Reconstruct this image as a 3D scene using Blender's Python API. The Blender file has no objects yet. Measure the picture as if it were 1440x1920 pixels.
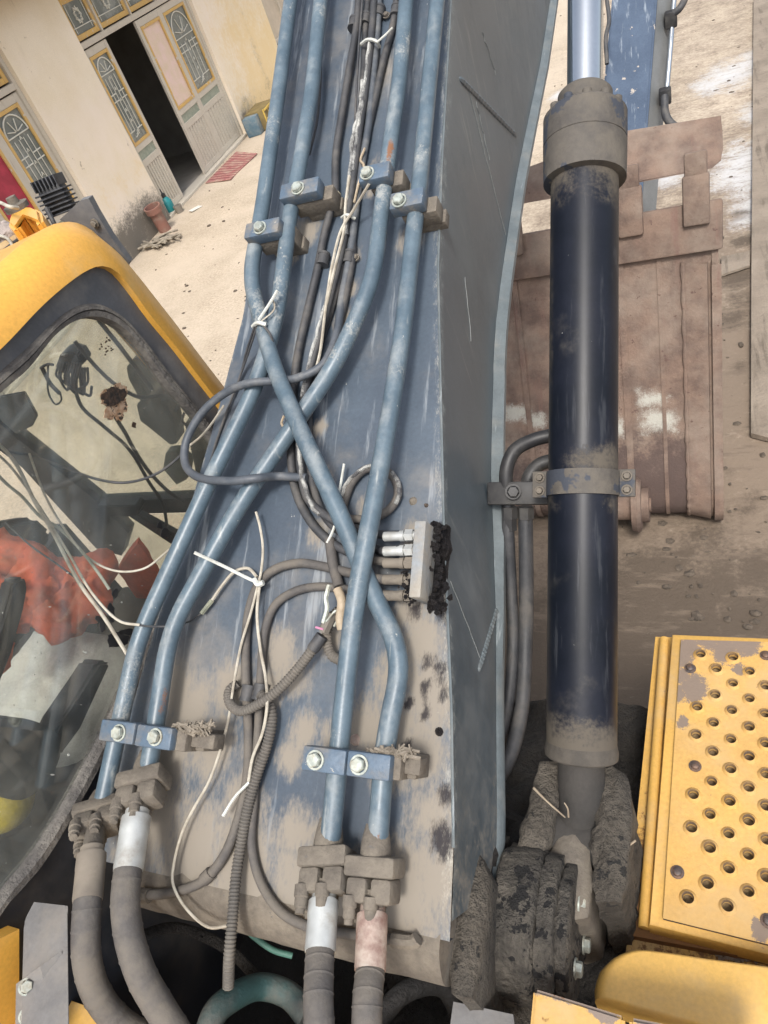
import bpy, bmesh, math, random
from mathutils import Vector, Matrix, noise
random.seed(7)
S = bpy.context.scene
COL = S.collection
# ------------------------------------------------------------------ camera
FP, CX, CY, H = 1331.0, 720.0, 960.0, 3.3
Rv = Vector((.9155, -.0217, -.4019)).normalized()
Fv = Vector((.2645, -.7214, .6401)); Fv = (Fv - Rv*Fv.dot(Rv)).normalized()
Dv = Rv.cross(Fv)
if Dv.y < 0: Dv = -Dv
CAM = Vector((0, 0, H))
def c2w(c): return Vector((Rv.dot(c), Fv.dot(c), -Dv.dot(c)))
cd = bpy.data.cameras.new('camera'); cam = bpy.data.objects.new('camera', cd); COL.objects.link(cam)
cd.sensor_fit = 'VERTICAL'; cd.sensor_height = 36; cd.lens = FP/1920*36; cd.clip_start = .05; cd.clip_end = 500
ax, ay, az = c2w(Vector((1,0,0))), -c2w(Vector((0,1,0))), -c2w(Vector((0,0,1)))
m = Matrix.Identity(4)
for i in range(3): m[i][0], m[i][1], m[i][2] = ax[i], ay[i], az[i]
m.translation = CAM; cam.matrix_world = m; S.camera = cam
# ------------------------------------------------------------------ light
SUN_EL, SUN_AZ = math.radians(58), math.radians(162)     # azimuth clockwise from +Y
W = bpy.data.worlds.new('World'); S.world = W; W.use_nodes = True
nt = W.node_tree; nt.nodes.clear()
sk = nt.nodes.new('ShaderNodeTexSky'); sk.sky_type = 'NISHITA'; sk.sun_disc = False
sk.sun_elevation = SUN_EL; sk.sun_rotation = SUN_AZ; sk.dust_density = 4; sk.air_density = 1.0
bg = nt.nodes.new('ShaderNodeBackground'); bg.inputs[1].default_value = .115
wo = nt.nodes.new('ShaderNodeOutputWorld')
hs = nt.nodes.new('ShaderNodeHueSaturation'); hs.inputs['Saturation'].default_value = .45     # hazy overcast sky
nt.links.new(sk.outputs[0], hs.inputs['Color']); nt.links.new(hs.outputs[0], bg.inputs[0]); nt.links.new(bg.outputs[0], wo.inputs[0])
sl = bpy.data.lights.new('sun', 'SUN'); sl.energy = 1.5; sl.angle = math.radians(12); sl.color = (1, .95, .88)
so = bpy.data.objects.new('sun', sl); COL.objects.link(so)
sd = Vector((math.sin(SUN_AZ)*math.cos(SUN_EL), math.cos(SUN_AZ)*math.cos(SUN_EL), math.sin(SUN_EL)))
so.rotation_euler = sd.to_track_quat('Z', 'Y').to_euler(); so.location = (0, -3, 9)
S.view_settings.view_transform = 'Standard'; S.view_settings.look = 'None'
S.view_settings.exposure = 1.02; S.view_settings.gamma = 1; S.view_settings.use_curve_mapping = False
# ------------------------------------------------------------------ unprojection on real planes
def ray(x, y): return c2w(Vector((x-CX, y-CY, FP)))/FP
def onD(x, y, d): return CAM + ray(x, y)*d
def onZ(x, y, z): r = ray(x, y); return CAM + r*((z-H)/r.z)
def onX(x, y, X): r = ray(x, y); return CAM + r*(X/r.x)
def onY(x, y, Y): r = ray(x, y); return CAM + r*(Y/r.y)
EL = math.radians(28.2)
BU, BV, BN = Vector((1,0,0)), Vector((0, math.cos(EL), math.sin(EL))), Vector((0, -math.sin(EL), math.cos(EL)))
B0 = onD(545, 1330, 1.42)
def onB(x, y, h=0):
    r = ray(x, y); s = (h-(CAM-B0).dot(BN))/r.dot(BN); return CAM + r*s
def buv(p): q = p-B0; return q.dot(BU), q.dot(BV), q.dot(BN)
def bp(u, v, h=0): return B0 + BU*u + BV*v + BN*h
def proj(p):
    q = p-CAM; c = Rv*q.x + Fv*q.y - Dv*q.z; return CX+FP*c.x/c.z, CY+FP*c.y/c.z
# ------------------------------------------------------------------ materials
def lin(r, g, b):
    f = lambda v: (v/255/12.92) if v/255 <= .04045 else ((v/255+.055)/1.055)**2.4
    return (f(r), f(g), f(b), 1)
class NT:
    def __init__(s, name):
        s.m = bpy.data.materials.new(name); s.m.use_nodes = True; s.t = s.m.node_tree; s.t.nodes.clear()
        s.out = s.n('OutputMaterial')
    def n(s, t, **k):
        o = s.t.nodes.new('ShaderNode'+t)
        for a, b in k.items(): setattr(o, a, b)
        return o
    def l(s, a, b): s.t.links.new(a, b)
    def put(s, v, sock):
        if isinstance(v, (int, float, tuple)): sock.default_value = v
        else: s.l(v, sock)
    def noise(s, vec, scale, detail=5, rough=.6):
        o = s.n('TexNoise'); s.l(vec, o.inputs['Vector']); o.inputs['Scale'].default_value = scale
        o.inputs['Detail'].default_value = detail; o.inputs['Roughness'].default_value = rough; return o.outputs['Fac']
    def rng(s, v, a, b, c=0., d=1., smooth=True):
        o = s.n('MapRange'); o.interpolation_type = 'SMOOTHSTEP' if smooth else 'LINEAR'
        s.put(v, o.inputs[0])
        for i, q in enumerate((a, b, c, d)): o.inputs[1+i].default_value = q
        return o.outputs[0]
    def math(s, op, a, b=0.):
        o = s.n('Math', operation=op); s.put(a, o.inputs[0]); s.put(b, o.inputs[1]); return o.outputs[0]
    def mix(s, f, a, b):
        o = s.n('Mix', data_type='RGBA'); s.put(f, o.inputs[0]); s.put(a, o.inputs[6]); s.put(b, o.inputs[7]); return o.outputs[2]
MATS = {}
DUST = (.27, .235, .190, 1)
def mat(name, c, c2=None, ns=4, rough=.5, metal=0., dust=None, damt=.3, dsc=2.5, dup=0., chip=None, cthr=.68, csc=40,
        astr=None, attrs=(), asoft=(.15, .95), bump=.1, bsc=80, stretch=None, fine=.12, fsc=120, streak=None, smask=None, drough=.9, coat=0., spec=.5, edge=.17):
    if name in MATS: return MATS[name]
    g = NT(name)
    pos = g.n('NewGeometry').outputs['Position']
    vec = pos
    if stretch:
        mp = g.n('Mapping'); mp.inputs['Scale'].default_value = stretch[0]
        if len(stretch) > 1: mp.inputs['Rotation'].default_value = stretch[1]
        g.l(pos, mp.inputs['Vector']); vec = mp.outputs[0]
    c2 = c2 or tuple([v*.72 for v in c[:3]]+[1])
    col = g.mix(g.rng(g.noise(vec, ns), .33, .67), c, c2)
    if fine:
        fn = g.rng(g.noise(vec, fsc, 3, .7), .25, .75, 1-fine, 1+fine, False)
        o = g.n('Vector' 'Math', operation='SCALE'); g.l(col, o.inputs[0]); g.l(fn, o.inputs['Scale']); col = o.outputs[0]
    ro = rough
    if streak:                                                   # (colour, threshold, mapping scale)
        mp2 = g.n('Mapping'); mp2.inputs['Scale'].default_value = streak[2]; g.l(pos, mp2.inputs['Vector'])
        if len(streak) > 3: mp2.inputs['Rotation'].default_value = streak[3]
        f = g.rng(g.noise(mp2.outputs[0], 1, 6, .65), streak[1], streak[1]+.14)
        if smask: f = g.math('MULTIPLY', f, g.n('Attribute', attribute_name=smask).outputs['Fac'])
        col = g.mix(f, col, streak[0]) if not smask else col; sf = f
    dm = None; avec = pos
    if astr: mq = g.n('Mapping'); mq.inputs['Scale'].default_value = astr; g.l(pos, mq.inputs['Vector']); avec = mq.outputs[0]
    if dust:
        thr = .5+(.5-damt)*.5
        v = g.noise(pos, dsc, 8, .68)
        if dup:
            nz = g.n('SeparateXYZ'); g.l(g.n('NewGeometry').outputs['Normal'], nz.inputs[0])
            v = g.math('ADD', v, g.math('MULTIPLY', g.math('SUBTRACT', nz.outputs['Z'], .5), dup))
        dm = g.rng(v, thr-edge, thr+edge)
        col = g.mix(g.math('MULTIPLY', dm, .85), col, dust)
        ro = g.math('ADD', g.math('MULTIPLY', dm, drough-rough), rough)
    if chip:
        f = g.rng(g.noise(pos, csc, 4, .6), cthr, cthr+.03)
        if smask: f = g.math('MULTIPLY', f, g.math('ADD', g.math('MULTIPLY', g.n('Attribute', attribute_name=smask).outputs['Fac'], .8), .12))
        cf = f
        if not smask: col = g.mix(f, col, chip)
    for an, ac, asc in attrs:
        a = g.n('Attribute', attribute_name=an).outputs['Fac']
        nn = g.math('MULTIPLY', g.math('SUBTRACT', g.noise(avec, asc, 8, .7), .5), 1.6)
        f2 = g.noise(avec, asc*7, 4, .7)
        nn = g.math('ADD', nn, g.math('MULTIPLY', g.math('SUBTRACT', f2, .5), 1.1))
        f = g.math('MULTIPLY', g.rng(g.math('ADD', a, g.math('MULTIPLY', nn, g.rng(a, 0, .3))), asoft[0], asoft[1]), .92)
        col = g.mix(f, col, ac)
        ro2 = g.math('SUBTRACT', drough, ro) if not isinstance(ro, float) else drough-ro
        ro = g.math('ADD', g.math('MULTIPLY', f, ro2), ro)
        if smask and an == attrs[-1][0]: col = g.mix(sf, col, streak[0]); col = g.mix(cf, col, chip)
    b = g.n('BsdfPrincipled'); g.l(col, b.inputs['Base Color']); g.put(ro, b.inputs['Roughness'])
    b.inputs['Metallic'].default_value = metal; b.inputs['Coat Weight'].default_value = coat
    b.inputs['Specular IOR Level'].default_value = spec
    if bump:
        bn = g.n('Bump'); bn.inputs['Strength'].default_value = min(1, bump*3); bn.inputs['Distance'].default_value = .01*bump*10
        g.l(g.noise(vec, bsc, 5, .65), bn.inputs['Height']); g.l(bn.outputs[0], b.inputs['Normal'])
    g.l(b.outputs[0], g.out.inputs[0]); MATS[name] = g.m; return g.m
# colours (real-world base values)
BLUE, BLUE2 = (.072, .095, .124, 1), (.049, .066, .090, 1)
M_BOOM = mat('boom paint', BLUE, BLUE2, 3, .42, dust=DUST, damt=.20, dsc=2.2, chip=(.42,.42,.4,1), cthr=.735, csc=38,
    attrs=(('dust', (.245,.215,.175,1), 14), ('oil', (.018,.015,.018,1), 30), ('edgewear', (.45,.43,.37,1), 45)), bump=.03, bsc=120, astr=(1.6,.55,.55), asoft=(.14,.92),
    streak=((.21,.235,.26,1), .56, (38, 3.2, 3.2)))
M_SIDE = mat('boom side paint', (.084,.108,.126,1), (.060,.080,.096,1), 1.6, .36, dust=(.20,.205,.20,1), damt=.22, dsc=2, chip=(.4,.42,.4,1), cthr=.76, csc=30,
    attrs=(('dust', (.30,.265,.215,1), 14), ('edgewear', (.40,.42,.40,1), 40)), bump=.015, bsc=60, streak=((.165,.18,.18,1), .58, (6, 22, 2.5)))
M_EDGE = mat('pale edge paint', (.145,.170,.180,1), (.112,.133,.142,1), 12, .45, dust=(.24,.235,.215,1), damt=.2, dsc=9, bump=.03, streak=((.30,.33,.34,1), .60, (60, 6, 6)))  # paler edge tone, also carries the painted top-edge highlight
M_PIPE = mat('pipe paint', (.098,.140,.174,1), (.066,.100,.130,1), 13, .36, dust=(.30,.32,.32,1), damt=.14, dsc=9, dup=.16, chip=(.42,.42,.39,1), cthr=.715, csc=75, bump=.035, bsc=160, attrs=(('rust', (.20,.085,.035,1), 60), ('wear', (.30,.31,.30,1), 26)), asoft=(.3,.7), streak=((.27,.29,.29,1), .60, (60, 9, 9)))
M_CLAMP = mat('clamp paint', (.085,.125,.175,1), (.060,.092,.130,1), 16, .5, dust=DUST, damt=.32, dsc=16, chip=(.33,.31,.27,1), cthr=.66, csc=60, bump=.08)
M_DUSTY = mat('dust caked steel', (.175,.152,.122,1), (.120,.104,.086,1), 22, .9, chip=(.12,.11,.10,1), cthr=.68, csc=50, bump=.12, bsc=120)
M_ZINC = mat('zinc bolt', (.50,.54,.49,1), (.30,.33,.30,1), 70, .38, metal=.35, dust=(.33,.29,.22,1), damt=.34, dsc=45, bump=.03)
M_FERR = mat('zinc ferrule', (.52,.54,.53,1), (.40,.41,.40,1), 30, .42, metal=.4, dust=DUST, damt=.25, dsc=16, bump=.04)
M_FERR_D = mat('dusty ferrule', (.20,.172,.138,1), (.155,.134,.11,1), 30, .8, bump=.04)
M_FERR_R = mat('stained ferrule', (.40,.32,.27,1), (.20,.115,.095,1), 26, .6, metal=.1, dust=(.42,.38,.33,1), damt=.3, dsc=30, bump=.05)
M_HOSE = mat('dusty rubber hose', (.075,.070,.068,1), (.10,.092,.085,1), 18, .75, dust=(.150,.132,.110,1), damt=.36, dsc=9, dup=.18, bump=.08, bsc=220)
M_CABLE = mat('black cable', (.032,.034,.039,1), (.055,.056,.060,1), 20, .55, dust=(.135,.124,.110,1), damt=.26, dsc=11, dup=.10, bump=.05, bsc=300)
M_LOOP = mat('blue black cable', (.055,.066,.082,1), (.085,.095,.11,1), 20, .5, dust=(.25,.245,.23,1), damt=.25, dsc=11, bump=.03, bsc=300)
M_PEEL = mat('peeling white tape', (.50,.50,.47,1), (.08,.08,.085,1), 34, .7, bump=.2, bsc=150)
M_WIRE = mat('dirty white wire', (.47,.44,.37,1), (.30,.265,.21,1), 22, .6, bump=.02)
M_TIE = mat('white cable tie', (.58,.60,.56,1), (.44,.44,.40,1), 24, .45, bump=0)
M_CORR = mat('dusty corrugated conduit', (.13,.118,.102,1), (.07,.066,.062,1), 16, .8, dust=(.23,.20,.165,1), damt=.3, dsc=8, bump=.04)
M_OIL = mat('oily tar dirt', (.016,.014,.017,1), (.035,.030,.030,1), 40, .55, bump=.6, bsc=130, spec=.4)
M_CYL = mat('cylinder paint', (.011,.013,.021,1), (.006,.008,.013,1), 5, .37, spec=.22, dust=(.17,.155,.13,1), damt=.05, dsc=3.5, chip=(.3,.3,.29,1), cthr=.735, csc=75,
    attrs=(('dust', (.105,.091,.073,1), 16),), bump=.012, bsc=120, streak=((.030,.033,.040,1), .56, (60, 5, 5)))
M_CYLD = mat('dusty cylinder head', (.088,.078,.066,1), (.055,.050,.046,1), 10, .7, dust=(.125,.110,.090,1), damt=.4, dsc=12, chip=(.040,.046,.060,1), cthr=.555, csc=11, bump=.08)
M_CHROME = mat('chromed rod', (.62,.66,.70,1), (.56,.60,.64,1), 3, .16, metal=1., bump=0, fine=.03)
M_MUD = mat('dried mud', (.125,.108,.087,1), (.068,.059,.049,1), 9, .95, chip=(.03,.028,.026,1), cthr=.62, csc=30, bump=.5, bsc=60, dust=(.24,.21,.17,1), damt=.3, dsc=7)
M_MUDL = mat('greasy dried mud', (.110,.098,.083,1), (.050,.045,.039,1), 26, .85, chip=(.018,.017,.017,1), cthr=.56, csc=32, bump=.5, bsc=80, dust=(.215,.19,.155,1), damt=.36, dsc=20)
M_MUDD = mat('dark wet mud', (.050,.044,.038,1), (.028,.025,.023,1), 9, .9, bump=.5, bsc=50)
M_RUST = mat('rusty bucket steel', (.205,.140,.106,1), (.118,.080,.064,1), 9, .88, dust=(.265,.212,.170,1), damt=.38, dsc=3, chip=(.12,.075,.06,1), cthr=.66, csc=26,
    attrs=(('paint', (.44,.43,.38,1), 20), ('dark', (.080,.055,.048,1), 9)), bump=.13, bsc=70, streak=((.17,.10,.08,1), .57, (14, 1.5, 1.5)))
M_YEL = mat('yellow cab paint', (.72,.385,.070,1), (.67,.35,.058,1), 3, .38, dust=(.62,.47,.25,1), damt=.12, dsc=3, chip=(.16,.10,.08,1), cthr=.775, csc=22, bump=.01, coat=.1)
M_YEL2 = mat('faded yellow paint', (.57,.335,.080,1), (.51,.295,.068,1), 5, .6, dust=(.48,.35,.19,1), damt=.3, dsc=5, chip=(.17,.13,.12,1), cthr=.72, csc=20, bump=.05, asoft=(.42,.66),
    attrs=(('bare', (.20,.165,.15,1), 22), ('rust', (.16,.075,.03,1), 16)))
M_PLATE = mat('worn tread plate paint', (.56,.335,.095,1), (.50,.30,.095,1), 6, .65, dust=(.49,.335,.155,1), damt=.34, dsc=7, chip=(.18,.12,.09,1), cthr=.735, csc=34, bump=.08, asoft=(.34,.52),
    attrs=(('bare', (.175,.14,.122,1), 70),))
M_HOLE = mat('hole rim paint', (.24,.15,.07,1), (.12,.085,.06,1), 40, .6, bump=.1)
M_BLACKRUST = mat('blackened rusty steel', (.075,.060,.050,1), (.12,.075,.045,1), 14, .85, bump=.25, bsc=70)
M_GREYP = mat('cab grey paint', (.105,.112,.125,1), (.085,.090,.100,1), 4, .5, dust=(.23,.22,.205,1), damt=.3, dsc=6, bump=.04)
M_RUB = mat('window rubber', (.12,.112,.105,1), (.075,.07,.068,1), 22, .8, dust=(.27,.25,.22,1), damt=.4, dsc=14, bump=.2, bsc=120)
M_BLK = mat('black plastic', (.018,.018,.020,1), (.028,.028,.03,1), 8, .5, dust=(.11,.105,.095,1), damt=.25, dsc=6, bump=.03)
M_DARK = mat('dark machinery', (.016,.016,.017,1), (.026,.024,.023,1), 8, .8, bump=.2, bsc=40)
M_STEELG = mat('grey bracket steel', (.16,.158,.158,1), (.12,.118,.118,1), 9, .6, dust=(.22,.20,.175,1), damt=.3, dsc=8, bump=.06)
M_ARM = mat('arm blue paint', (.085,.118,.175,1), (.062,.088,.135,1), 5, .75, spec=.2, chip=(.40,.36,.32,1), cthr=.66, csc=16, bump=.02, streak=((.24,.28,.33,1), .58, (30, 6, 6)))
M_LEAD = mat('grey arm side', (.20,.21,.215,1), (.15,.16,.165,1), 5, .5, bump=.03)
# ------------------------------------------------------------------ mesh helpers
WL = {}
def wl(o): return WL.get(o.name, Vector((0,0,0))) if o else Vector((0,0,0))
def empty(name, loc, parent=None):
    o = bpy.data.objects.new(name, None); COL.objects.link(o); o.empty_display_size = .1
    o.location = Vector(loc)-wl(parent); o.parent = parent; WL[o.name] = Vector(loc); return o
def tag(o, label=None, cat=None, group=None, kind=None):
    for k, v in (('label', label), ('category', cat), ('group', group), ('kind', kind)):
        if v: o[k] = v
    return o
def mesh(name, bm, mt, smooth=38):
    bmesh.ops.recalc_face_normals(bm, faces=bm.faces)
    me = bpy.data.meshes.new(name); bm.to_mesh(me); bm.free()
    for q in (mt if isinstance(mt, (list, tuple)) else [mt]): me.materials.append(q)
    if smooth:
        me.polygons.foreach_set('use_smooth', [True]*len(me.polygons)); me.set_sharp_from_angle(angle=math.radians(smooth))
    return me
def ob(name, bm, mt, parent=None, label=None, cat=None, group=None, kind=None, smooth=38, base=False):
    xs = [v.co for v in bm.verts]
    lo = Vector([min(c[i] for c in xs) for i in range(3)]); hi = Vector([max(c[i] for c in xs) for i in range(3)])
    c = (lo+hi)/2
    if base: c.z = lo.z
    for v in bm.verts: v.co -= c
    o = bpy.data.objects.new(name, mesh(name, bm, mt, smooth)); COL.objects.link(o)
    o.location = c-wl(parent); o.parent = parent; WL[o.name] = c
    return tag(o, label, cat, group, kind)
def place(name, me, loc, rot=None, scale=1, parent=None):
    o = bpy.data.objects.new(name, me); COL.objects.link(o); o.parent = parent
    o.location = Vector(loc)-wl(parent); WL[o.name] = Vector(loc)
    if rot is not None: o.rotation_euler = rot.to_euler()
    o.scale = (scale,)*3; return o
def axes(z, x=None):
    z = Vector(z).normalized(); x = Vector(x) if x is not None else Vector((1,0,0)) if abs(z.x) < .9 else Vector((0,1,0))
    x = (x-z*x.dot(z)).normalized(); y = z.cross(x); return Matrix((x, y, z)).transposed()
def box(bm, c, R3, hx, hy, hz, bev=0., seg=2):
    vs = [bm.verts.new(Vector(c)+R3@Vector((sx*hx, sy*hy, sz*hz))) for sx in (-1,1) for sy in (-1,1) for sz in (-1,1)]
    fs = [bm.faces.new([vs[i] for i in q]) for q in ((0,1,3,2),(4,6,7,5),(0,4,5,1),(2,3,7,6),(0,2,6,4),(1,5,7,3))]
    if bev:
        es = list({e for f in fs for e in f.edges})
        bmesh.ops.bevel(bm, geom=es, offset=bev, segments=seg, affect='EDGES', profile=.5)
def abox(bm, lo, hi, bev=0.):
    lo, hi = Vector(lo), Vector(hi); h = (hi-lo)/2; box(bm, (lo+hi)/2, Matrix.Identity(3), h.x, h.y, h.z, bev)
def catmull(pts, n=8):
    P = [Vector(p) for p in pts]
    if len(P) < 3: 
        return [P[0].lerp(P[1], i/n) for i in range(n+1)]
    P = [P[0]*2-P[1]]+P+[P[-1]*2-P[-2]]; out = []
    for i in range(1, len(P)-2):
        p0, p1, p2, p3 = P[i-1:i+3]
        t0 = 0; t1 = max((p1-p0).length**.5, 1e-5); t2 = t1+max((p2-p1).length**.5, 1e-5); t3 = t2+max((p3-p2).length**.5, 1e-5)
        for k in range(n):
            t = t1+(t2-t1)*k/n
            a1 = p0*((t1-t)/(t1-t0))+p1*((t-t0)/(t1-t0)); a2 = p1*((t2-t)/(t2-t1))+p2*((t-t1)/(t2-t1)); a3 = p2*((t3-t)/(t3-t2))+p3*((t-t2)/(t3-t2))
            b1 = a1*((t2-t)/(t2-t0))+a2*((t-t0)/(t2-t0)); b2 = a2*((t3-t)/(t3-t1))+a3*((t-t1)/(t3-t1))
            out.append(b1*((t2-t)/(t2-t1))+b2*((t-t1)/(t2-t1)))
    out.append(P[-2]); return out
def resample(pts, n):
    P = [Vector(p) for p in pts]; L = [0]
    for a, b in zip(P, P[1:]): L.append(L[-1]+(b-a).length)
    out = []; j = 0
    for i in range(n):
        t = L[-1]*i/(n-1)
        while j < len(L)-2 and L[j+1] < t: j += 1
        d = L[j+1]-L[j]; out.append(P[j].lerp(P[j+1], (t-L[j])/d if d else 0))
    return out
def tube(bm, pts, r, seg=10, caps=True, flat=None):
    n = len(pts); rs = r if isinstance(r, (list, tuple)) else [r]*n
    T = [(pts[min(i+1, n-1)]-pts[max(i-1, 0)]).normalized() for i in range(n)]
    x = T[0].orthogonal().normalized(); rings = []
    for i in range(n):
        x = (x-T[i]*x.dot(T[i])); x = x.normalized() if x.length > 1e-6 else T[i].orthogonal().normalized(); y = T[i].cross(x)
        rings.append([bm.verts.new(pts[i]+(x*math.cos(a)+y*math.sin(a))*rs[i]) for a in [2*math.pi*k/seg for k in range(seg)]])
    for a, b in zip(rings, rings[1:]):
        for k in range(seg): bm.faces.new((a[k], a[(k+1)%seg], b[(k+1)%seg], b[k]))
    if caps: bm.faces.new(rings[0][::-1]); bm.faces.new(rings[-1])
    return rings
def lathe(bm, p, axis, prof, seg=24, x=None, close=True):
    A = axes(axis, x); rings = []
    for t, r in prof:
        rings.append([bm.verts.new(Vector(p)+A@Vector((r*math.cos(2*math.pi*k/seg), r*math.sin(2*math.pi*k/seg), t))) for k in range(seg)])
    for a, b in zip(rings, rings[1:]):
        for k in range(seg): bm.faces.new((a[k], a[(k+1)%seg], b[(k+1)%seg], b[k]))
    if close: bm.faces.new(rings[0][::-1]); bm.faces.new(rings[-1])
    return rings
def prism(bm, pts, off):
    a = [bm.verts.new(p) for p in pts]; b = [bm.verts.new(Vector(p)+off) for p in pts]; n = len(a)
    bm.faces.new(a); bm.faces.new(b[::-1])
    for i in range(n): bm.faces.new((a[i], b[i], b[(i+1)%n], a[(i+1)%n]))
def loft(bm, rows, closed=False):
    V = [[bm.verts.new(p) for p in r] for r in rows]
    for a, b in zip(V, V[1:]):
        n = len(a)
        for i in range(n if closed else n-1): bm.faces.new((a[i], a[(i+1)%n], b[(i+1)%n], b[i]))
    return V
def hexbolt(rad=.013, hh=.010, wash=.017):
    bm = bmesh.new(); lathe(bm, (0,0,0), (0,0,1), [(0, wash), (.003, wash), (.003, rad*1.02)], 20, close=False)
    lathe(bm, (0,0,.003), (0,0,1), [(0, rad), (hh-.002, rad), (hh, rad*.86)], 6); return bm
def fb(v, s, o=0): return noise.fractal(Vector(v)*s+Vector((o, o*1.7, -o)), 1, 2, 4)
def rough_up(bm, amp, sc, o=0):
    bm.normal_update()
    for v in bm.verts: v.co += v.normal*(fb(v.co, sc, o)*amp)
def subdiv(bm, cuts): bmesh.ops.subdivide_edges(bm, edges=bm.edges[:], cuts=cuts, use_grid_fill=True)
def interp(tab, x):
    if x <= tab[0][0]: return tab[0][1]
    for (a, p), (b, q) in zip(tab, tab[1:]):
        if x <= b: return p+(q-p)*(x-a)/(b-a)
    return tab[-1][1]
# ================================================================== GROUND
def grange(a, b, s): n = int(round((b-a)/s)); return [a+(b-a)*i/n for i in range(n+1)]
xs = [-80, -40, -20, -12]+grange(-9, 4, .1)+[7, 14, 30, 80]
ys = [-60, -20, -8]+grange(-1, 17, .1)+[22, 35, 60, 140]
bm = bmesh.new(); lw = bm.verts.layers.float.new('white'); lm = bm.verts.layers.float.new('mud'); lp = bm.verts.layers.float.new('brown')
WH = [(onZ(x, y, 0), r) for x, y, r in ((1330,160,.35),(1370,140,.5),(1420,115,.4),(1400,300,.45),(1420,330,.5),(1370,330,.35),(1250,330,.3),(1420,390,.4),(1050,180,.25),(1420,210,.3),(1300,255,.3))]
MU = [(onZ(x, y, 0), r) for x, y, r in ((1180,1150,.22),(1260,1050,.12),(1400,940,.10),(1330,1100,.12),(1250,1120,.25),(1380,520,.28),(1370,600,.22),(1395,450,.2),(1100,1300,.3),(1010,1300,.35),(1180,1300,.3),(1220,1200,.2),(1390,400,.15),(1320,1010,.10),(1420,1060,.12),(1210,1080,.2),(1290,1170,.16),(1400,1160,.15),(1385,690,.10),(1360,880,.08),(1000,560,.2),(1390,560,.15))]
G = [[None]*len(ys) for _ in xs]
for i, x in enumerate(xs):
    for j, y in enumerate(ys):
        inner = -9 <= x <= 4 and -1 <= y <= 17
        z = .012*fb((x, y, 0), 1.3) if inner and x < 4 else 0
        v = bm.verts.new((x, y, z)); G[i][j] = v
        q = Vector((x, y, 0))
        v[lw] = max([0]+[1-(Vector(((q-p).x, (q-p).y*.55, 0))).length/r for p, r in WH])
        v[lm] = max([0]+[1.2*(1-(q-p).length/r) for p, r in MU]) + (max(0, min(1, (3.5-y)/1.3))*.95 if x > -2.2 else max(0, min(1, (1.5-y)/1.5))*.5)
        t = max(0, min(1, (x+2.6)/1.6))
        v[lp] = t*(1.0 if y < 4.6 else max(.50, 1.0-(y-4.6)*.10))
for i in range(len(xs)-1):
    for j in range(len(ys)-1): bm.faces.new((G[i][j], G[i+1][j], G[i+1][j+1], G[i][j+1]))
M_GROUND = mat('dusty concrete ground', (.46,.385,.295,1), (.38,.315,.235,1), 1.1, .95, dust=(.52,.44,.345,1), damt=.45, dsc=.8, chip=(.13,.105,.08,1), cthr=.665, csc=15,
    attrs=(('brown', (.178,.134,.098,1), 3.2), ('white', (.50,.50,.50,1), 5), ('mud', (.086,.065,.047,1), 5)), bump=.16, bsc=34, stretch=((1, 1, 1),), fine=.36, fsc=34,
    streak=((.15,.115,.085,1), .54, (2.6, 12, 1), (0, 0, -.35)), smask='brown')
tag(ob('ground', bm, M_GROUND), kind='structure')
# boards lying on the ground to the right of the bucket
M_BOARD = mat('weathered board', (.25,.205,.16,1), (.19,.155,.12,1), 3, .9, bump=.25, bsc=20, streak=((.13,.105,.08,1), .53, (10, 1.2, 1)), dust=(.31,.26,.205,1), damt=.35, dsc=2)
def sheet(pix, t, label, z0=.016):
    bm = bmesh.new(); P = [onZ(x, y, z0+t) for x, y in pix]; prism(bm, P, Vector((0,0,-t)))
    ob('board', bm, M_BOARD, label=label, cat='board', base=True)
sheet([(1409,500),(1413,0),(1475,-160),(1700,-40),(1900,520),(1900,900),(1640,870),(1408,812)], .035, 'long weathered board on the ground at the right border beyond the bucket')
sheet([(1352,481),(1406,470),(1406,497),(1352,515)], .02, 'small dark board end on the ground right of the bucket side')
bm = bmesh.new()
for k in range(420):
    x, y = random.uniform(1040,1440), random.uniform(-20,1180)
    p = onZ(x, y, 0) if k < 330 else onZ(random.uniform(250,500), random.uniform(300,720), 0); r = abs(random.gauss(0,.011))+.004
    bmesh.ops.create_icosphere(bm, subdivisions=1, radius=r, matrix=Matrix.Translation(p)@Matrix.Diagonal((random.uniform(.7,1.5),random.uniform(.7,1.4),.6,1)))
rough_up(bm, .006, 70)
ob('gravel', bm, mat('loose stones', (.13,.103,.078,1), (.065,.052,.04,1), 30, .95, bump=.2), kind='stuff', label='loose small stones and crumbs scattered over the ground', cat='stones', smooth=0)
# ================================================================== HOUSE
W0 = Vector((-2.386*H, 2.71*H, 0)); W1 = Vector((-2.479*H, 4.25*H, 0)); WT = (W1-W0).normalized(); WN = Vector((WT.y, -WT.x, 0))
def wp(a, z, o=0): return W0 + WT*a + Vector((0,0,z)) + WN*o
M_WALL = mat('cream plaster', (.80,.71,.57,1), (.75,.65,.49,1), 1.2, .92, dust=(.82,.72,.62,1), damt=.4, dsc=.7, bump=.06, bsc=30,
    attrs=(('grime', (.115,.105,.09,1), 5), ('warm', (.74,.58,.33,1), 2)), chip=(.50,.42,.32,1), cthr=.69, csc=5, streak=((.60,.52,.41,1), .57, (2.2,2.2,.5)))
M_TIMB = mat('door timber', (.54,.49,.41,1), (.46,.42,.35,1), 3, .7, dust=(.60,.55,.47,1), damt=.4, dsc=3, bump=.04, streak=((.33,.29,.23,1), .58, (20, 20, 2)))
M_OCHRE = mat('ochre trim', (.62,.40,.12,1), (.55,.36,.14,1), 6, .6, chip=(.55,.50,.42,1), cthr=.62, csc=9, bump=.03)
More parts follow.
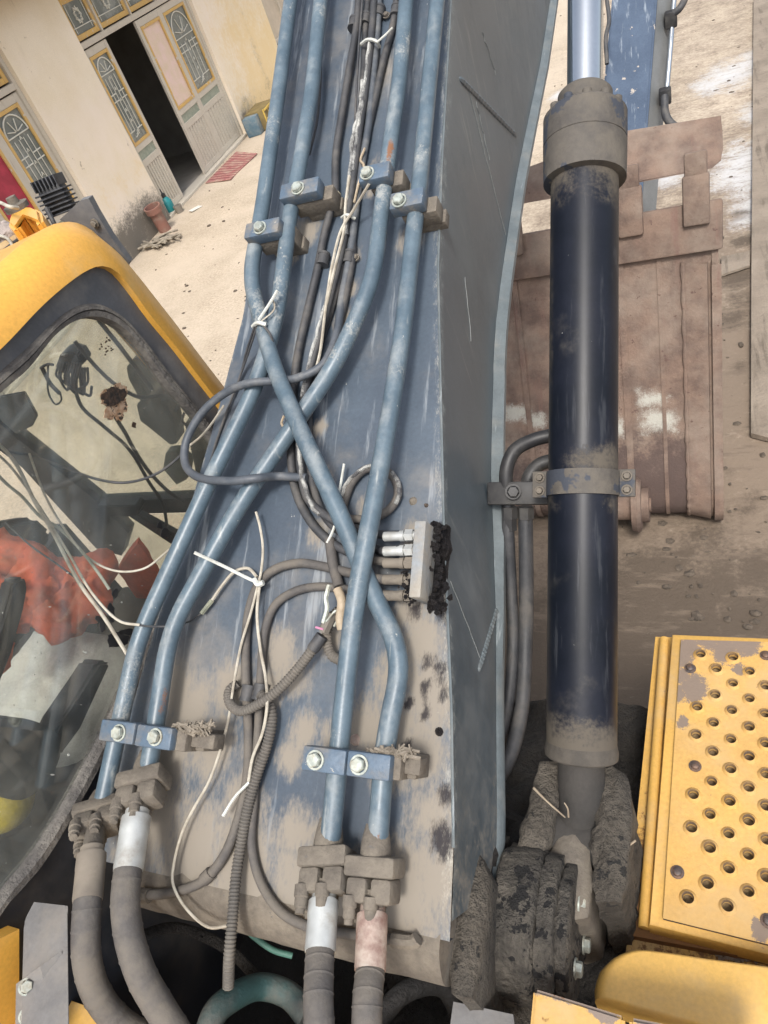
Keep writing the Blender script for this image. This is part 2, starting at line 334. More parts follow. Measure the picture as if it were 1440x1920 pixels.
M_PANE = mat('dark door glass', (.13,.15,.14,1), (.19,.205,.19,1), 2, .18, dust=(.36,.37,.34,1), damt=.25, dsc=2, bump=0)
M_PINK = mat('pink curtain behind glass', (.72,.55,.50,1), (.66,.53,.40,1), 5, .35, bump=.02)
M_GRIL = mat('white grille', (.66,.66,.60,1), (.58,.56,.48,1), 9, .5, bump=0)
M_GREEN = mat('small green pane', (.30,.33,.27,1), (.22,.26,.21,1), 14, .4, bump=.05)
M_GROOVE = mat('dark groove', (.085,.072,.06,1), (.06,.05,.042,1), 9, .9, bump=.05)
house = empty('house', wp(2, 0)); tag(house, 'cream plastered house with tall timber double doors across the yard', 'house')
aw = sorted(set([round(v, 3) for v in grange(-6, 14, .25)]+[-3.6, -.31, 1.3, 5.1, 8.2, 11.4])); zw = sorted(set([round(v, 3) for v in grange(0, 3.6, .15)]+[.03, 3.2, .85, 2.9]))
openings = [(-3.6, -.31, .03, 3.2), (1.3, 5.1, .03, 3.2), (8.2, 11.4, .85, 2.9)]
bm = bmesh.new(); lg = bm.verts.layers.float.new('grime'); lh = bm.verts.layers.float.new('warm'); VV = {}
def wv(a, z, o):
    k = (a, z, o)
    if k not in VV:
        v = VV[k] = bm.verts.new(wp(a, z, o))
        top = .52+.30*noise.noise(Vector((a*1.1, 3, 0)))+(.22 if a < 1.4 else 0)+(.15 if a > 5.2 else 0)
        v[lg] = max(0, min(1, (top-z)/.42)) + (max(0, .75-abs(a-(7.0-.06*(z-1)))/.09) if a > 6 else 0)
        v[lh] = max(0, min(.85, .5*(a-4.6)))*max(0, min(1, 1.2-z*.25)) if a > 4.6 else .35*max(0, 1-abs(z-.9)/.5)
    return VV[k]
for a0, a1 in zip(aw, aw[1:]):
    for z0, z1 in zip(zw, zw[1:]):
        am, zm = (a0+a1)/2, (z0+z1)/2
        if any(o[0] < am < o[1] and o[2] < zm < o[3] for o in openings): continue
        bm.faces.new((wv(a0,z0,0), wv(a1,z0,0), wv(a1,z1,0), wv(a0,z1,0)))
for a0, a1, z0, z1 in openings:                                       # reveals
    for p, q in (((a0,z0),(a0,z1)), ((a0,z1),(a1,z1)), ((a1,z1),(a1,z0))):
        bm.faces.new([bm.verts.new(v) for v in (wp(*p), wp(*q), wp(*q, -.24), wp(*p, -.24))])
ob('wall', bm, M_WALL, house)
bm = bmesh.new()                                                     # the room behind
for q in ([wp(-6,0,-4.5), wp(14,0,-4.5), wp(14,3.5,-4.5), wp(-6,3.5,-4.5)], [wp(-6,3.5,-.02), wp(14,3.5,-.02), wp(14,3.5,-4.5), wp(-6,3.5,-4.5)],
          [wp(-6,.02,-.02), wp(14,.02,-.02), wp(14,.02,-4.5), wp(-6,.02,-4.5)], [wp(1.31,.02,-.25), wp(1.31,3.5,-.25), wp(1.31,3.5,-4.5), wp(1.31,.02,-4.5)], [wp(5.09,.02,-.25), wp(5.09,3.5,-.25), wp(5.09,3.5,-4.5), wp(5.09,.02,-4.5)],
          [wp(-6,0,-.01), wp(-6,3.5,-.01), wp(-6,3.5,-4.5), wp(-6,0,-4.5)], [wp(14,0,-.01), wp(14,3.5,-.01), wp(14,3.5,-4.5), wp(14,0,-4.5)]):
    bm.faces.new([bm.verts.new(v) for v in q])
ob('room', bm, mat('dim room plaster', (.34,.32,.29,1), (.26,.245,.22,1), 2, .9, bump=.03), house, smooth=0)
bm = bmesh.new(); prism(bm, [wp(-6.2,3.58,.42), wp(14.2,3.58,.42), wp(14.2,3.98,-5), wp(-6.2,3.98,-5)], Vector((0,0,.12)))
prism(bm, [wp(-6.2,3.38,.425), wp(14.2,3.38,.425), wp(14.2,3.38,.36), wp(-6.2,3.38,.36)], Vector((0,0,.24)))
ob('roof', bm, mat('roof tiles brown', (.16,.10,.08,1), (.11,.08,.07,1), 3, .85, bump=.1), house)
bm = bmesh.new(); abox(bm, (0,0,0), (.01,.01,.01)); bm.free()
def wbox(bm, a0, a1, z0, z1, o0, o1, bev=.004):
    box(bm, wp((a0+a1)/2, (z0+z1)/2, (o0+o1)/2), Matrix((WT, Vector((0,0,1)), WN)).transposed(), (a1-a0)/2, (z1-z0)/2, (o1-o0)/2, bev, 1)
def grille(bm, a0, a1, z0, z1, o, arch=True):
    w = a1-a0; c = (a0+a1)/2
    for k in range(1, 5):
        x = a0+w*k/5; tube(bm, [wp(x, z0+.14, o), wp(x, z1-(.30*w/.5 if arch else .05), o)], .006, 5)
    for z in (z0+.14, z0+.14+(z1-z0)*.38, z0+.14+(z1-z0)*.46):
        for s in ((a0+.02, c-.06), (c+.06, a1-.02)): tube(bm, [wp(s[0], z, o), wp(s[1], z, o)], .009, 5)
    if arch:
        r = w/2-.02; zc = z1-r-.02
        tube(bm, [wp(c+r*math.cos(t), zc+r*math.sin(t), o) for t in [math.pi*i/14 for i in range(15)]], .011, 5)
        tube(bm, [wp(c-r, zc, o), wp(c+r, zc, o)], .009, 5)
        for k in range(4): 
            t = math.pi*(k+.5)/4; tube(bm, [wp(c+r*.15*math.cos(t), zc+r*.15, o), wp(c+r*.8*math.cos(t), zc+r*.8*math.sin(t), o)], .008, 4)
    for k in range(3):
        z = z0+.05+.03*k; tube(bm, [wp(c-.09+.04*k, z, o), wp(c+.05+.02*k, z+.03, o)], .008, 4)
    for k in range(5):
        z = z0+.28+(z1-z0)*.13*k; tube(bm, [wp(c-.02, z-.02, o), wp(c, z+.02, o), wp(c+.02, z-.02, o)], .008, 4)
def leaf(a0, a1, o=-.09, pane=None, z1=2.5):
    bm = bmesh.new(); st = .085
    wbox(bm, a0, a0+st, .05, z1, o-.045, o); wbox(bm, a1-st, a1, .05, z1, o-.045, o)
    for zz in ((.05, .14), (.80, .90), (1.03, 1.12), (z1-.10, z1)): wbox(bm, a0+st, a1-st, zz[0], zz[1], o-.045, o-.001)
    L = ob('door_leaf', bm, M_TIMB, house)
    bm = bmesh.new(); wbox(bm, a0+st, a1-st, .14, .80, o-.040, o-.026, 0); ob('groove_panel', bm, M_GROOVE, L)
    n = 7; w = (a1-a0-2*st)/n
    for k in range(n):
        bm = bmesh.new(); wbox(bm, a0+st+w*k+.014, a0+st+w*(k+1)-.014, .14, .80, o-.026, o-.006, .002); ob('slat', bm, M_TIMB, L)
    bm = bmesh.new(); wbox(bm, a0+st, a1-st, .90, 1.03, o-.036, o-.020, 0)
    ob('small_pane', bm, M_GREEN, L)
    bm = bmesh.new(); wbox(bm, a0+st, a1-st, 1.12, z1-.10, o-.036, o-.022, 0); ob('pane', bm, pane or M_PANE, L)
    bm = bmesh.new(); e = .045; A0, A1, Z0, Z1 = a0+st, a1-st, 1.12, z1-.10
    wbox(bm, A0, A0+e, Z0, Z1, o-.021, o+.008); wbox(bm, A1-e, A1, Z0, Z1, o-.021, o+.008); wbox(bm, A0+e, A1-e, Z0, Z0+e, o-.021, o+.007); wbox(bm, A0+e, A1-e, Z1-e, Z1, o-.021, o+.007)
    ob('glazing_bead', bm, M_OCHRE, L)
    if pane is None:
        bm = bmesh.new(); grille(bm, A0+e, A1-e, Z0+e, Z1-e, o-.012); ob('grille', bm, M_GRIL, L)
    return L
def transom(a0, a1, o=-.09):
    bm = bmesh.new(); st = .07
    for q in ((a0, a0+st, 2.62, 3.14), (a1-st, a1, 2.62, 3.14), (a0+st, a1-st, 2.62, 2.69), (a0+st, a1-st, 3.07, 3.14)): wbox(bm, *q, o-.05, o)
    T = ob('transom', bm, M_OCHRE, house)
    bm = bmesh.new(); wbox(bm, a0+st, a1-st, 2.69, 3.07, o-.036, o-.022, 0); ob('pane', bm, M_PANE, T)
    bm = bmesh.new(); c = (a0+a1)/2
    for k in range(9):
        t = 2*math.pi*k/9; tube(bm, [wp(c+.05*math.cos(t), 2.9+.06*math.sin(t), o-.014), wp(c+.09*math.cos(t+.7), 2.9+.11*math.sin(t+.7), o-.014), wp(c+.07*math.cos(t+1.4), 2.9+.08*math.sin(t+1.4), o-.014)], .010, 4)
    for x in (a0+.12, a1-.12): tube(bm, [wp(x, 2.7, o-.014), wp(x, 3.06, o-.014)], .008, 4)
    tube(bm, [wp(a0+.08, 2.77, o-.014), wp(a1-.08, 2.77, o-.014)], .008, 4)
    ob('grille', bm, M_GRIL, T)
def doorset(a0, a1, splits, gap, panes):
    bm = bmesh.new()
    wbox(bm, a0, a0+.07, .03, 3.2, -.16, -.06); wbox(bm, a1-.07, a1, .03, 3.2, -.16, -.06); wbox(bm, a0+.07, a1-.07, 2.52, 2.60, -.16, -.062); wbox(bm, a0+.07, a1-.07, 3.15, 3.2, -.16, -.062)
    for s in splits[1:-1]: wbox(bm, s-.02, s+.02, 2.60, 3.15, -.16, -.064)
    wbox(bm, a0, a1, .0, .045, -.23, .02)
    ob('door_frame', bm, M_TIMB, house)
    for i, (p, q) in enumerate(zip(splits, splits[1:])):
        transom(p+.021, q-.021)
        if i != gap: leaf(p+.004, q-.004, -.09 if i != 2 else -.075, panes.get(i))
doorset(1.3, 5.1, [1.37, 2.1, 3.07, 3.98, 5.03], 1, {2: M_PINK})
doorset(-3.6, -.31, [-3.53, -2.72, -1.95, -1.15, -.38], 1, {2: mat('red curtain', (.42,.04,.07,1), (.30,.03,.05,1), 6, .7, bump=.05)})
bm = bmesh.new()
for q in ((8.2,8.28,.85,2.9),(11.32,11.4,.85,2.9),(8.28,11.32,.85,.93),(8.28,11.32,2.82,2.9),(9.2,9.28,.93,2.82),(10.3,10.38,.93,2.82)): wbox(bm, *q, -.14, -.05)
wf = ob('window', bm, M_TIMB, house)
bm = bmesh.new(); wbox(bm, 8.28, 11.32, .93, 2.82, -.115, -.10, 0); ob('pane', bm, mat('pale curtained glass', (.52,.45,.36,1), (.44,.38,.30,1), 3, .3, bump=0), wf)
bm = bmesh.new()                                                      # sacks in the dark room
for q, r in ((wp(2.55,.45,-1.1), .5), (wp(3.1,.4,-1.5), .48), (wp(2.1,.4,-1.6), .5)):
    b2 = bmesh.ops.create_icosphere(bm, subdivisions=3, radius=r, matrix=Matrix.Translation(q)); 
rough_up(bm, .12, 2.5)
ob('sack_heap', bm, mat('dark sacking', (.05,.052,.06,1), (.03,.03,.035,1), 3, .9, bump=.2, bsc=20), label='dark heap of filled sacks inside the open doorway', cat='sacks', base=True)
# ---- things in front of the house
bm = bmesh.new(); g0 = onZ(322, 400, 0)
lathe(bm, g0, (0,0,1), [(0,.085),(.02,.10),(.20,.10),(.25,.075),(.28,.045)], 20)
sp = empty('garden_sprayer', g0); tag(sp, 'teal pump sprayer bottle standing at the foot of the house wall', 'sprayer')
ob('tank', bm, mat('teal plastic', (.02,.25,.26,1), (.02,.20,.22,1), 5, .4, bump=0), sp)
bm = bmesh.new(); lathe(bm, g0+Vector((0,0,.28)), (0,0,1), [(0,.05),(.05,.05),(.07,.022),(.13,.016)], 16); ob('pump_cap', bm, M_BLK, sp)
bm = bmesh.new(); tube(bm, catmull([g0+Vector((0,0,.36)), g0+Vector((-.05,-.05,.42)), g0+Vector((-.14,-.07,.30)), g0+Vector((-.15,-.08,.05))], 5), .012, 7); ob('hose', bm, M_BLK, sp)
bm = bmesh.new(); tube(bm, [g0+Vector((-.05,-.12,.05)), g0+Vector((-.13,-.02,.75))], .010, 6); ob('lance', bm, M_BLK, sp)
bm = bmesh.new(); g1 = onZ(310, 432, 0)
lathe(bm, g1, (.05,-.12,1), [(0,.10),(.32,.105),(.33,.135),(.42,.14),(.42,.115),(.05,.085)], 22)
ob('clay_pipe', bm, mat('brown clay', (.26,.125,.095,1), (.20,.10,.08,1), 6, .7, dust=(.36,.26,.2,1), damt=.3, dsc=6, bump=.05), label='brown clay pipe standing upright beside the teal sprayer', cat='pipe', base=True)
bm = bmesh.new(); g2 = onZ(338, 398, 0); lathe(bm, g2, (0,0,1), [(0,.06),(.12,.075),(.12,.06),(.02,.05)], 16)
ob('small_pot', bm, mat('grey pot', (.28,.25,.21,1), None, 6, .8, bump=.05), label='small grey pot on the ground right of the teal sprayer', cat='pot', base=True)
bm = bmesh.new(); g3 = onZ(300, 455, .03)
for k in range(26):
    a = random.uniform(-.5, .5); c = g3+Vector((random.uniform(-.18,.22), random.uniform(-.15,.15), random.uniform(0,.06))); d = Vector((math.cos(a), math.sin(a)*1.4, random.uniform(-.1,.15)))*random.uniform(.10,.26)
    tube(bm, catmull([c-d, c+Vector((random.uniform(-.03,.03), random.uniform(-.03,.03), .02)), c+d], 3), random.uniform(.008,.022), 5)
ob('rag_bundle', bm, mat('dirty straw rag', (.34,.30,.24,1), (.22,.19,.15,1), 12, .95, bump=.2), label='crumpled pale rags on the ground below the clay pipe', cat='rags', base=True)
bm = bmesh.new(); g4 = onZ(365, 391, .015); tube(bm, [g4+Vector((-.04,-.09,0)), g4+Vector((.05,.10,.0))], .004, 4); bm.free()
bm = bmesh.new(); A = axes((.05,.05,1), (.5,1,0)); box(bm, onZ(366, 391, .02), A, .11, .06, .003)
ob('paper_scrap', bm, mat('white paper', (.74,.72,.66,1), None, 4, .8, bump=.02), label='scrap of white paper lying near the doorway on the concrete', cat='paper', base=True)
bm = bmesh.new(); P = [onZ(*p, .022) for p in ((385,343),(443,284),(482,287),(432,336))]; prism(bm, P, Vector((0,0,-.012)))
mt_ = ob('door_mat', bm, mat('faded red mat', (.30,.10,.10,1), (.36,.18,.15,1), 8, .95, dust=(.45,.36,.28,1), damt=.35, dsc=5, bump=.2, bsc=60), label='faded red woven mat on the concrete in front of the doors', cat='mat')
bm = bmesh.new()
for k in range(1, 12):
    a = P[0].lerp(P[1], k/12); b = P[3].lerp(P[2], k/12); tube(bm, [a+Vector((0,0,.001)), b+Vector((0,0,.001))], .006, 4)
ob('mat_rib', bm, mat('mat rib', (.22,.07,.075,1), None, 8, .9), mt_)
cb = onZ(478, 256, 0); ct = empty('plastic_crate', cb); tag(ct, 'blue and yellow plastic crate on the ground by the far house wall', 'crate')
bm = bmesh.new(); box(bm, cb+Vector((0,.10,.17)), Matrix.Rotation(.1, 3, 'Z'), .15, .11, .17, .02); ob('blue_end', bm, mat('faded blue plastic', (.07,.13,.18,1), (.10,.16,.20,1), 6, .6, dust=(.3,.3,.28,1), damt=.3, dsc=5), ct)
bm = bmesh.new(); box(bm, cb+Vector((.04,.55,.19)), Matrix.Rotation(.1, 3, 'Z'), .22, .36, .18, .01); ob('crate_body', bm, mat('dark crate inside', (.20,.15,.06,1), None, 6, .7), ct)
bm = bmesh.new()
for k in range(8): box(bm, cb+Vector((.266-.072*0,.22+.09*k,.19)), Matrix.Rotation(.1, 3, 'Z'), .012, .018, .18, .003)
for z in (.04,.2,.36): box(bm, cb+Vector((.275,.55,z)), Matrix.Rotation(.1, 3, 'Z'), .010, .36, .018, .003)
ob('lattice', bm, mat('yellow crate plastic', (.60,.42,.09,1), None, 6, .5), ct)
# ================================================================== EXCAVATOR
exc = empty('excavator', (-.7, .5, 0)); tag(exc, 'yellow and blue tracked excavator seen from its upper deck along the boom', 'excavator')
# ---- boom
LT = [(-.47,-.40),(-.30,-.425),(-.04,-.405),(.18,-.372),(.43,-.335),(.68,-.297),(.92,-.268),(1.39,-.272),(1.94,-.290),(3.6,-.30)]
RT = [(-.47,.360),(-.21,.355),(.03,.335),(.38,.295),(.71,.264),(.97,.240),(1.25,.229),(1.73,.218),(3.6,.20)]
def blobs(lst): 
    out = []
    for x, y, r in lst:
        u, v, h = buv(onB(x, y)); out.append((u, v, r*1.62/1331))
    return out
BD = blobs([(330,1300,70),(360,1330,80),(400,1400,80),(320,1420,90),(290,1540,110),(360,1590,120),(460,1610,110),(560,1660,90),(660,1690,90),(760,1680,90),(820,1650,80),
  (520,1225,55),(550,1275,50),(500,1300,55),(570,1370,50),(545,1420,40),(690,1370,70),(760,1390,80),(790,1200,70),(800,1300,85),(770,1150,50),(745,1260,60),(800,1420,60),(815,1530,60),(730,1440,50),(620,1385,35),
  (575,430,45),(545,470,40),(770,450,40),(700,345,35),(640,600,30),(610,900,30),(600,800,22),(600,1000,35),(655,540,28),(665,480,25),(430,1290,60),(450,1500,60),(560,1560,55),(690,960,40),(620,1200,35),(780,1010,40)])
OD = blobs([(826,1000,22),(828,1050,26),(832,1100,28),(838,1140,30),(812,1075,20),(778,1145,16),(800,1240,17),(828,1255,18),(800,1290,13),(832,1300,14),(800,1335,12),(836,1490,20),(828,1570,26),(832,1590,22),(822,1370,8),(765,1320,12),(760,1400,14)])
def ldist(u, v, L): return max([0]+[1-math.hypot(u-a, (v-b)*.8)/c for a, b, c in L])
bm = bmesh.new(); ld = bm.verts.layers.float.new('dust'); lo = bm.verts.layers.float.new('oil'); le = bm.verts.layers.float.new('edgewear')
vs_ = grange(-.345, 1.2, .018)+grange(1.25, 3.6, .1); NU = 44; rows = []
for v in vs_:
    l, r = interp(LT, v), interp(RT, v); row = []
    for k in range(NU+1):
        u = l+(r-l)*k/NU; w = bm.verts.new(bp(u, v, .0015*fb((u*3, v*3, 0), 1)))
        w[ld] = min(1.1, 1.22*ldist(u, v, BD)+max(0, (-.30-v)*5)); w[lo] = 1.5*ldist(u, v, OD)
        w[le] = (.30 if k in (0, NU) else .0)+(.2 if k in (NU-1,) else 0)
        row.append(w)
    rows.append(row)
for a, b in zip(rows, rows[1:]):
    for k in range(NU): bm.faces.new((a[k], a[k+1], b[k+1], b[k]))
for k in range(NU):
    a_, b_ = rows[0][k], rows[0][k+1]; bm.faces.new((a_, b_, bm.verts.new(b_.co-BN*.020), bm.verts.new(a_.co-BN*.020)))
boom = ob('boom', bm, M_BOOM, exc)
# right side plate: top edge follows the plate, lower edge drops to the belly of the boom
LOW = [(1060,-150),(1035,0),(1015,130),(990,250),(972,340),(958,430),(945,520),(933,620),(929,720),(926,820),(925,900),(930,1020),(934,1150),(935,1350),(935,1600),(925,1640)]
def lower(x, y):
    X = -.45
    for _ in range(8): p = onX(x, y, X); X = B0.x+interp(RT, buv(p)[1])
    return onX(x, y, X)
LP = [lower(*p) for p in LOW]
TABL = sorted([(buv(p)[1], buv(p)[2]) for p in LP])
bm = bmesh.new(); ld = bm.verts.layers.float.new('dust'); le = bm.verts.layers.float.new('edgewear')
vv = grange(-.315, 3.4, .03); rows = []
for v in vv:
    h = interp(TABL, v); row = []
    for k in range(9):
        t = k/8; w = bm.verts.new(bp(interp(RT, v)+.0015, v, h*t-.0005)); row.append(w)
        w[ld] = max(0, min(1, (-.02-v)*2.2))*(.55+.35*t)+.15*t; w[le] = .45 if k == 0 else 0
    rows.append(row)
for a, b in zip(rows, rows[1:]):
    for k in range(8): bm.faces.new((a[k], a[k+1], b[k+1], b[k]))
ob('side_plate', bm, M_SIDE, boom)
bm = bmesh.new(); rows = []                                            # left plate and belly
for v in vv: 
    h = interp(TABL, v); rows.append([bp(interp(LT, v), v, -.001), bp(interp(LT, v), v, h), bp(interp(RT, v), v, h)])
loft(bm, rows); ob('belly_plate', bm, M_SIDE, boom)
bm = bmesh.new(); rows = []                                            # protruding rim of the belly plate
for v in grange(-.33, 3.3, .05):
    h = interp(TABL, v); u = interp(RT, v); w_ = .012+.018*max(0, min(1, (v-.1)/.5)); rows.append([bp(u+.002, v, h+.030), bp(u+w_, v, h+.016), bp(u+w_, v, h-.004), bp(u, v, h-.006)])
loft(bm, rows); ob('belly_rim', bm, M_EDGE, boom)
bm = bmesh.new(); rows = []                                            # weld along the top edge, its pale tone paints in the edge highlight
for v in grange(-.2, 3.4, .02):
    u = interp(RT, v); j = .0012*math.sin(v*190); rows.append([bp(u-.0022+j*.5, v, .0012), bp(u, v, .0026), bp(u+.0026, v, 0), bp(u+.0022, v, -.004)])
loft(bm, rows); ob('edge_weld', bm, M_EDGE, boom)
def onside(x, y, off=0): 
    X = -.45
    for _ in range(8): p = onX(x, y, X); X = B0.x+interp(RT, buv(p)[1])-off+.003
    return onX(x, y, X)
for a, b in (((880,170),(948,440)), ((893,190),(918,300)), ((845,1090),(905,1245)), ((905,60),(930,140)), ((872,520),(884,640))):
    bm = bmesh.new(); tube(bm, [onside(a[0]+(b[0]-a[0])*i/9+2*noise.noise(Vector((i*.7,a[0],0))), a[1]+(b[1]-a[1])*i/9) for i in range(10)], .0009, 4); ob('scratch', bm, mat('bare scratch', (.27,.29,.29,1), None, 20, .6), boom)
for a, b, r in (((858,148), (966,256), .011), ((937,1112), (893,1258), .010)):
    bm = bmesh.new(); n = 90; P = [onside(a[0]+(b[0]-a[0])*i/n, a[1]+(b[1]-a[1])*i/n, .006) for i in range(n+1)]
    tube(bm, P, [r*(1.0+.10*math.sin(i*1.5)+.12*noise.noise(Vector((i*.3,r*999,0))))*min(1,.5+i/6,.5+(n-i)/6) for i in range(n+1)], 8)
    ob('weld_bead', bm, M_EDGE if r < .011 else M_SIDE, boom)
bm = bmesh.new()                                                       # foot tube below the plate end
c0 = bp(0, -.350, -.088); A = Vector((1,0,0))
lathe(bm, Vector((B0.x-.37, c0.y, c0.z)), A, [(0,.02),(0,.088)]+[(.71*k/30,.088) for k in range(1,30)]+[(.71,.088),(.71,.02)], 40)
rough_up(bm, .004, 12); ob('foot_tube', bm, M_DUSTY, boom)
# ---- pipes
def bpath(pts, h, n=8):
    P = []
    for i, p in enumerate(pts): P.append(onB(p[0], p[1], p[2] if len(p) > 2 else h))
    return catmull(P, n)
def fillet(P, d=.05, n=6):
    out = [P[0]]
    for a, b, c in zip(P, P[1:], P[2:]):
        u = (a-b); w = (c-b); k = min(d, u.length*.45, w.length*.45); p, q = b+u.normalized()*k, b+w.normalized()*k
        out += [p.lerp(b, t).lerp(b.lerp(q, t), t) for t in [i/n for i in range(n+1)]]
    return out+[P[-1]]
def pipe(pts, h=.062, r=.0188):
    P = [onB(p[0], p[1], p[2] if len(p) > 2 else h) for p in pts]
    P = [P[0]+(P[0]-P[1]).normalized()*1.2]+P
    F_ = fillet(P, .07); L_ = sum((b-a).length for a, b in zip(F_, F_[1:])); F_ = resample(F_, int(L_/.016))
    bm = bmesh.new(); lr = bm.verts.layers.float.new('rust'); lw = bm.verts.layers.float.new('wear')
    RP = [(onB(x, y, .080), k) for x, y, k in ((731,275,.035),(727,300,.03),(304,1300,.028),(300,1325,.03),(276,1448,.02),(706,1585,.02))]
    for ring in tube(bm, F_, r, 18):
        for v in ring:
            v[lr] = max([0]+[1.1*(1-(v.co-p+BU*(v.co-p).dot(BU)*2.2).length/k) for p, k in RP]); v[lw] = max(0, .25+.9*noise.noise(v.co*7+Vector((r*100, len(pts), 0))))*.55*max(0, BN.dot(v.co-F_[0])>-9)
    return ob('hydraulic_pipe', bm, M_PIPE, exc)
p1 = pipe([(545,0),(524,163),(489,410),(467,520),(512,686,.07),(571,825,.095),(640,969,.075),(690,1095,.06),(757,1232,.058),(723,1383,.06),(707,1590,.06)])
p2 = pipe([(601,0),(586,163),(560,322),(546,388),(520,592,.06),(478,730,.058),(393,902),(259,1196),(228,1340),(188,1526)])
p3 = pipe([(762,0),(748,163),(733,262),(719,365),(699,528),(629,684),(557,789,.052),(448,948,.052),(318,1182),(297,1327),(276,1455)])
p4 = pipe([(820,0),(800,204),(788,335),(777,423),(755,626),(726,807,.075),(696,968,.088),(665,1131,.092),(645,1311,.07),(617,1598,.06)])
for o, n in ((p1,'dark blue pipe that starts outermost left and crosses over to the right'),(p4,'straight blue pipe nearest the manifold block')): o['label'] = n
# collars above the flanges
# ---- pipe clamps: block over the pipe, bolt, spacer, bracket foot
BM3 = Matrix((BU, BV, BN)).transposed()
bolt_me = mesh('bolt', hexbolt(), M_ZINC)
def clampset(x0, x1, yc, bx, by, bw=.021, h=.085, foot=True, fdir=1):
    a, b = onB(x0, yc, h), onB(x1, yc, h); c = (a+b)/2
    bm = bmesh.new(); box(bm, c, BM3, (b-a).length/2, bw, .016, .004)
    C = ob('pipe_clamp', bm, M_CLAMP, exc)
    place('bolt', bolt_me, onB(bx, by, h+.0165), BM3@Matrix.Rotation(random.random(), 3, 'Z'), 1.0, C)
    if foot:
        q = c+BU*(.018*fdir)-BN*.040
        bm = bmesh.new(); box(bm, q, BM3, (b-a).length/2*1.05, bw*.95, .022, .003); ob('clamp_base', bm, M_DUSTY, C)
        bm = bmesh.new(); box(bm, q+BU*.012*fdir-BN*.034, BM3, (b-a).length/2*.9, bw*.8, .013, .002); ob('clamp_foot', bm, M_DUSTY, C)
    return C
clampset(467,527,434, 488,428); clampset(533,600,360, 559,354); clampset(680,733,330, 689,326, fdir=1); clampset(737,796,380, 749,377)
clampset(197,262,1372, 224,1374, h=.10, foot=False); clampset(264,331,1382, 292,1382, h=.10, foot=False)
clampset(574,655,1425, 592,1425, h=.10, foot=False); clampset(657,738,1435, 674,1434, h=.10, foot=False)
for pts in (((331,1386,357,1390),(357,1388,400,1390)), ((738,1438,757,1440),(757,1436,787,1438))):
    for i, (x0, y0, x1, y1) in enumerate(pts):
        bm = bmesh.new(); a, b = onB(x0, y0, .085), onB(x1, y1, .085); box(bm, (a+b)/2-BN*(.02 if i else .008), BM3, (b-a).length/2, .020 if not i else .014, .022 if not i else .018, .003)
        ob('clamp_bracket', bm, M_DUSTY, exc)
    bm = bmesh.new(); a = onB(pts[1][2]-5, pts[1][1], .03); box(bm, a, BM3, .012, .02, .035, .003); ob('clamp_bracket', bm, M_DUSTY, exc)
def debris(x, y, n, rx, ry, h0, label):
    bm = bmesh.new()
    for k in range(n):
        c = onB(x+random.uniform(-rx, rx), y+random.uniform(-ry, ry), h0+random.uniform(0, .016)); a = random.uniform(0, 6.28); d = (BU*math.cos(a)+BV*math.sin(a)*.6+BN*random.uniform(-.3,.3))*random.uniform(.006,.018)
        tube(bm, [c-d, c+BN*.003, c+d], random.uniform(.0012,.0035), 4)
    o = ob('dry_grass', bm, mat('dry debris', (.26,.225,.18,1), (.14,.12,.095,1), 60, .95), kind='stuff', label=label, cat='debris')
debris(362,1366, 90, 34, 9, .085, 'clump of dry grass lodged behind the left lower pipe clamp')
debris(735,1412, 70, 40, 7, .085, 'dark dry grass lodged behind the right lower pipe clamp')
# ---- flanges, hoses
def hose_end(fx, fy, w, ferr, fm, hose_pts, hr=.024, tip=None, mflange=M_DUSTY):
    p = onB(fx, fy, .06); ax_ = (p-onB(fx+(fx-ferr[0])*.6, fy-(ferr[1]-fy)*.9, .06)).normalized()
    q0 = onD(*ferr[:3]); q1 = onD(*ferr[3:6])
    fdir = (q0-p).normalized(); A = axes(fdir, BU)
    bm = bmesh.new(); box(bm, p+fdir*.016, A, w*.5, .030, .0165, .006)
    lathe(bm, p-fdir*.03, fdir, [(-.02,.0195),(0,.024),(.014,.026),(.03,.027)], 20)
    fl = ob('hose_flange', bm, mflange, exc)
    up = -BN*1 + BN*0
    side = A@Vector((1,0,0)); nrm = A@Vector((0,1,0)); 
    if nrm.dot(BN) < 0: nrm = -nrm
    for s in (-1, 1):                                                  # split clamp halves, bolted
        bm = bmesh.new(); c = p+fdir*.052+side*(w*.24*s)
        box(bm, c, A, w*.21, .027, .020, .008); ob('flange_clamp', bm, mflange, fl)
    for s in (-1, .15):
        for t in (-1, 1):
            bm = bmesh.new(); c = p+fdir*.06+side*(w*.36*s)+nrm*(.020*t)
            lathe(bm, c, fdir, [(0,.0125),(.018,.0125),(.02,.0105),(.034,.0105),(.036,.008),(.044,.008)], 12); ob('flange_bolt', bm, mflange, fl)
    bm = bmesh.new(); fr = ferr[6]
    lathe(bm, p+fdir*.05, fdir, [(0,.019),((q0-p).length-.05-.012,.019)], 18)
    ob('stem', bm, M_DUSTY, fl)
    bm = bmesh.new(); d2 = (q1-q0); L = d2.length
    lathe(bm, q0, d2, [(-.014,.02),(-.012,fr*.82),(0,fr*.82),(.001,fr),(L*.33,fr*1.01),(L*.35,fr*.985),(L*.95,fr*.985),(L,fr*.96)], 28)
    ob('ferrule', bm, fm, fl)
    bm = bmesh.new(); P = catmull([q1-d2.normalized()*.02, q1]+[onD(*h) for h in hose_pts], 16)
    tube(bm, P, [hr*(1+(.045 if i % 11 == 0 else 0)) for i in range(len(P))], 18)
    ob('hydraulic_hose', bm, M_HOSE, exc)
hose_end(186, 1517, .092, (172,1602,1.33,164,1690,1.27,.0265), M_FERR_D, [(161,1740,1.25),(163,1800,1.24),(180,1860,1.24),(222,1915,1.25),(290,1960,1.26)], .0245)
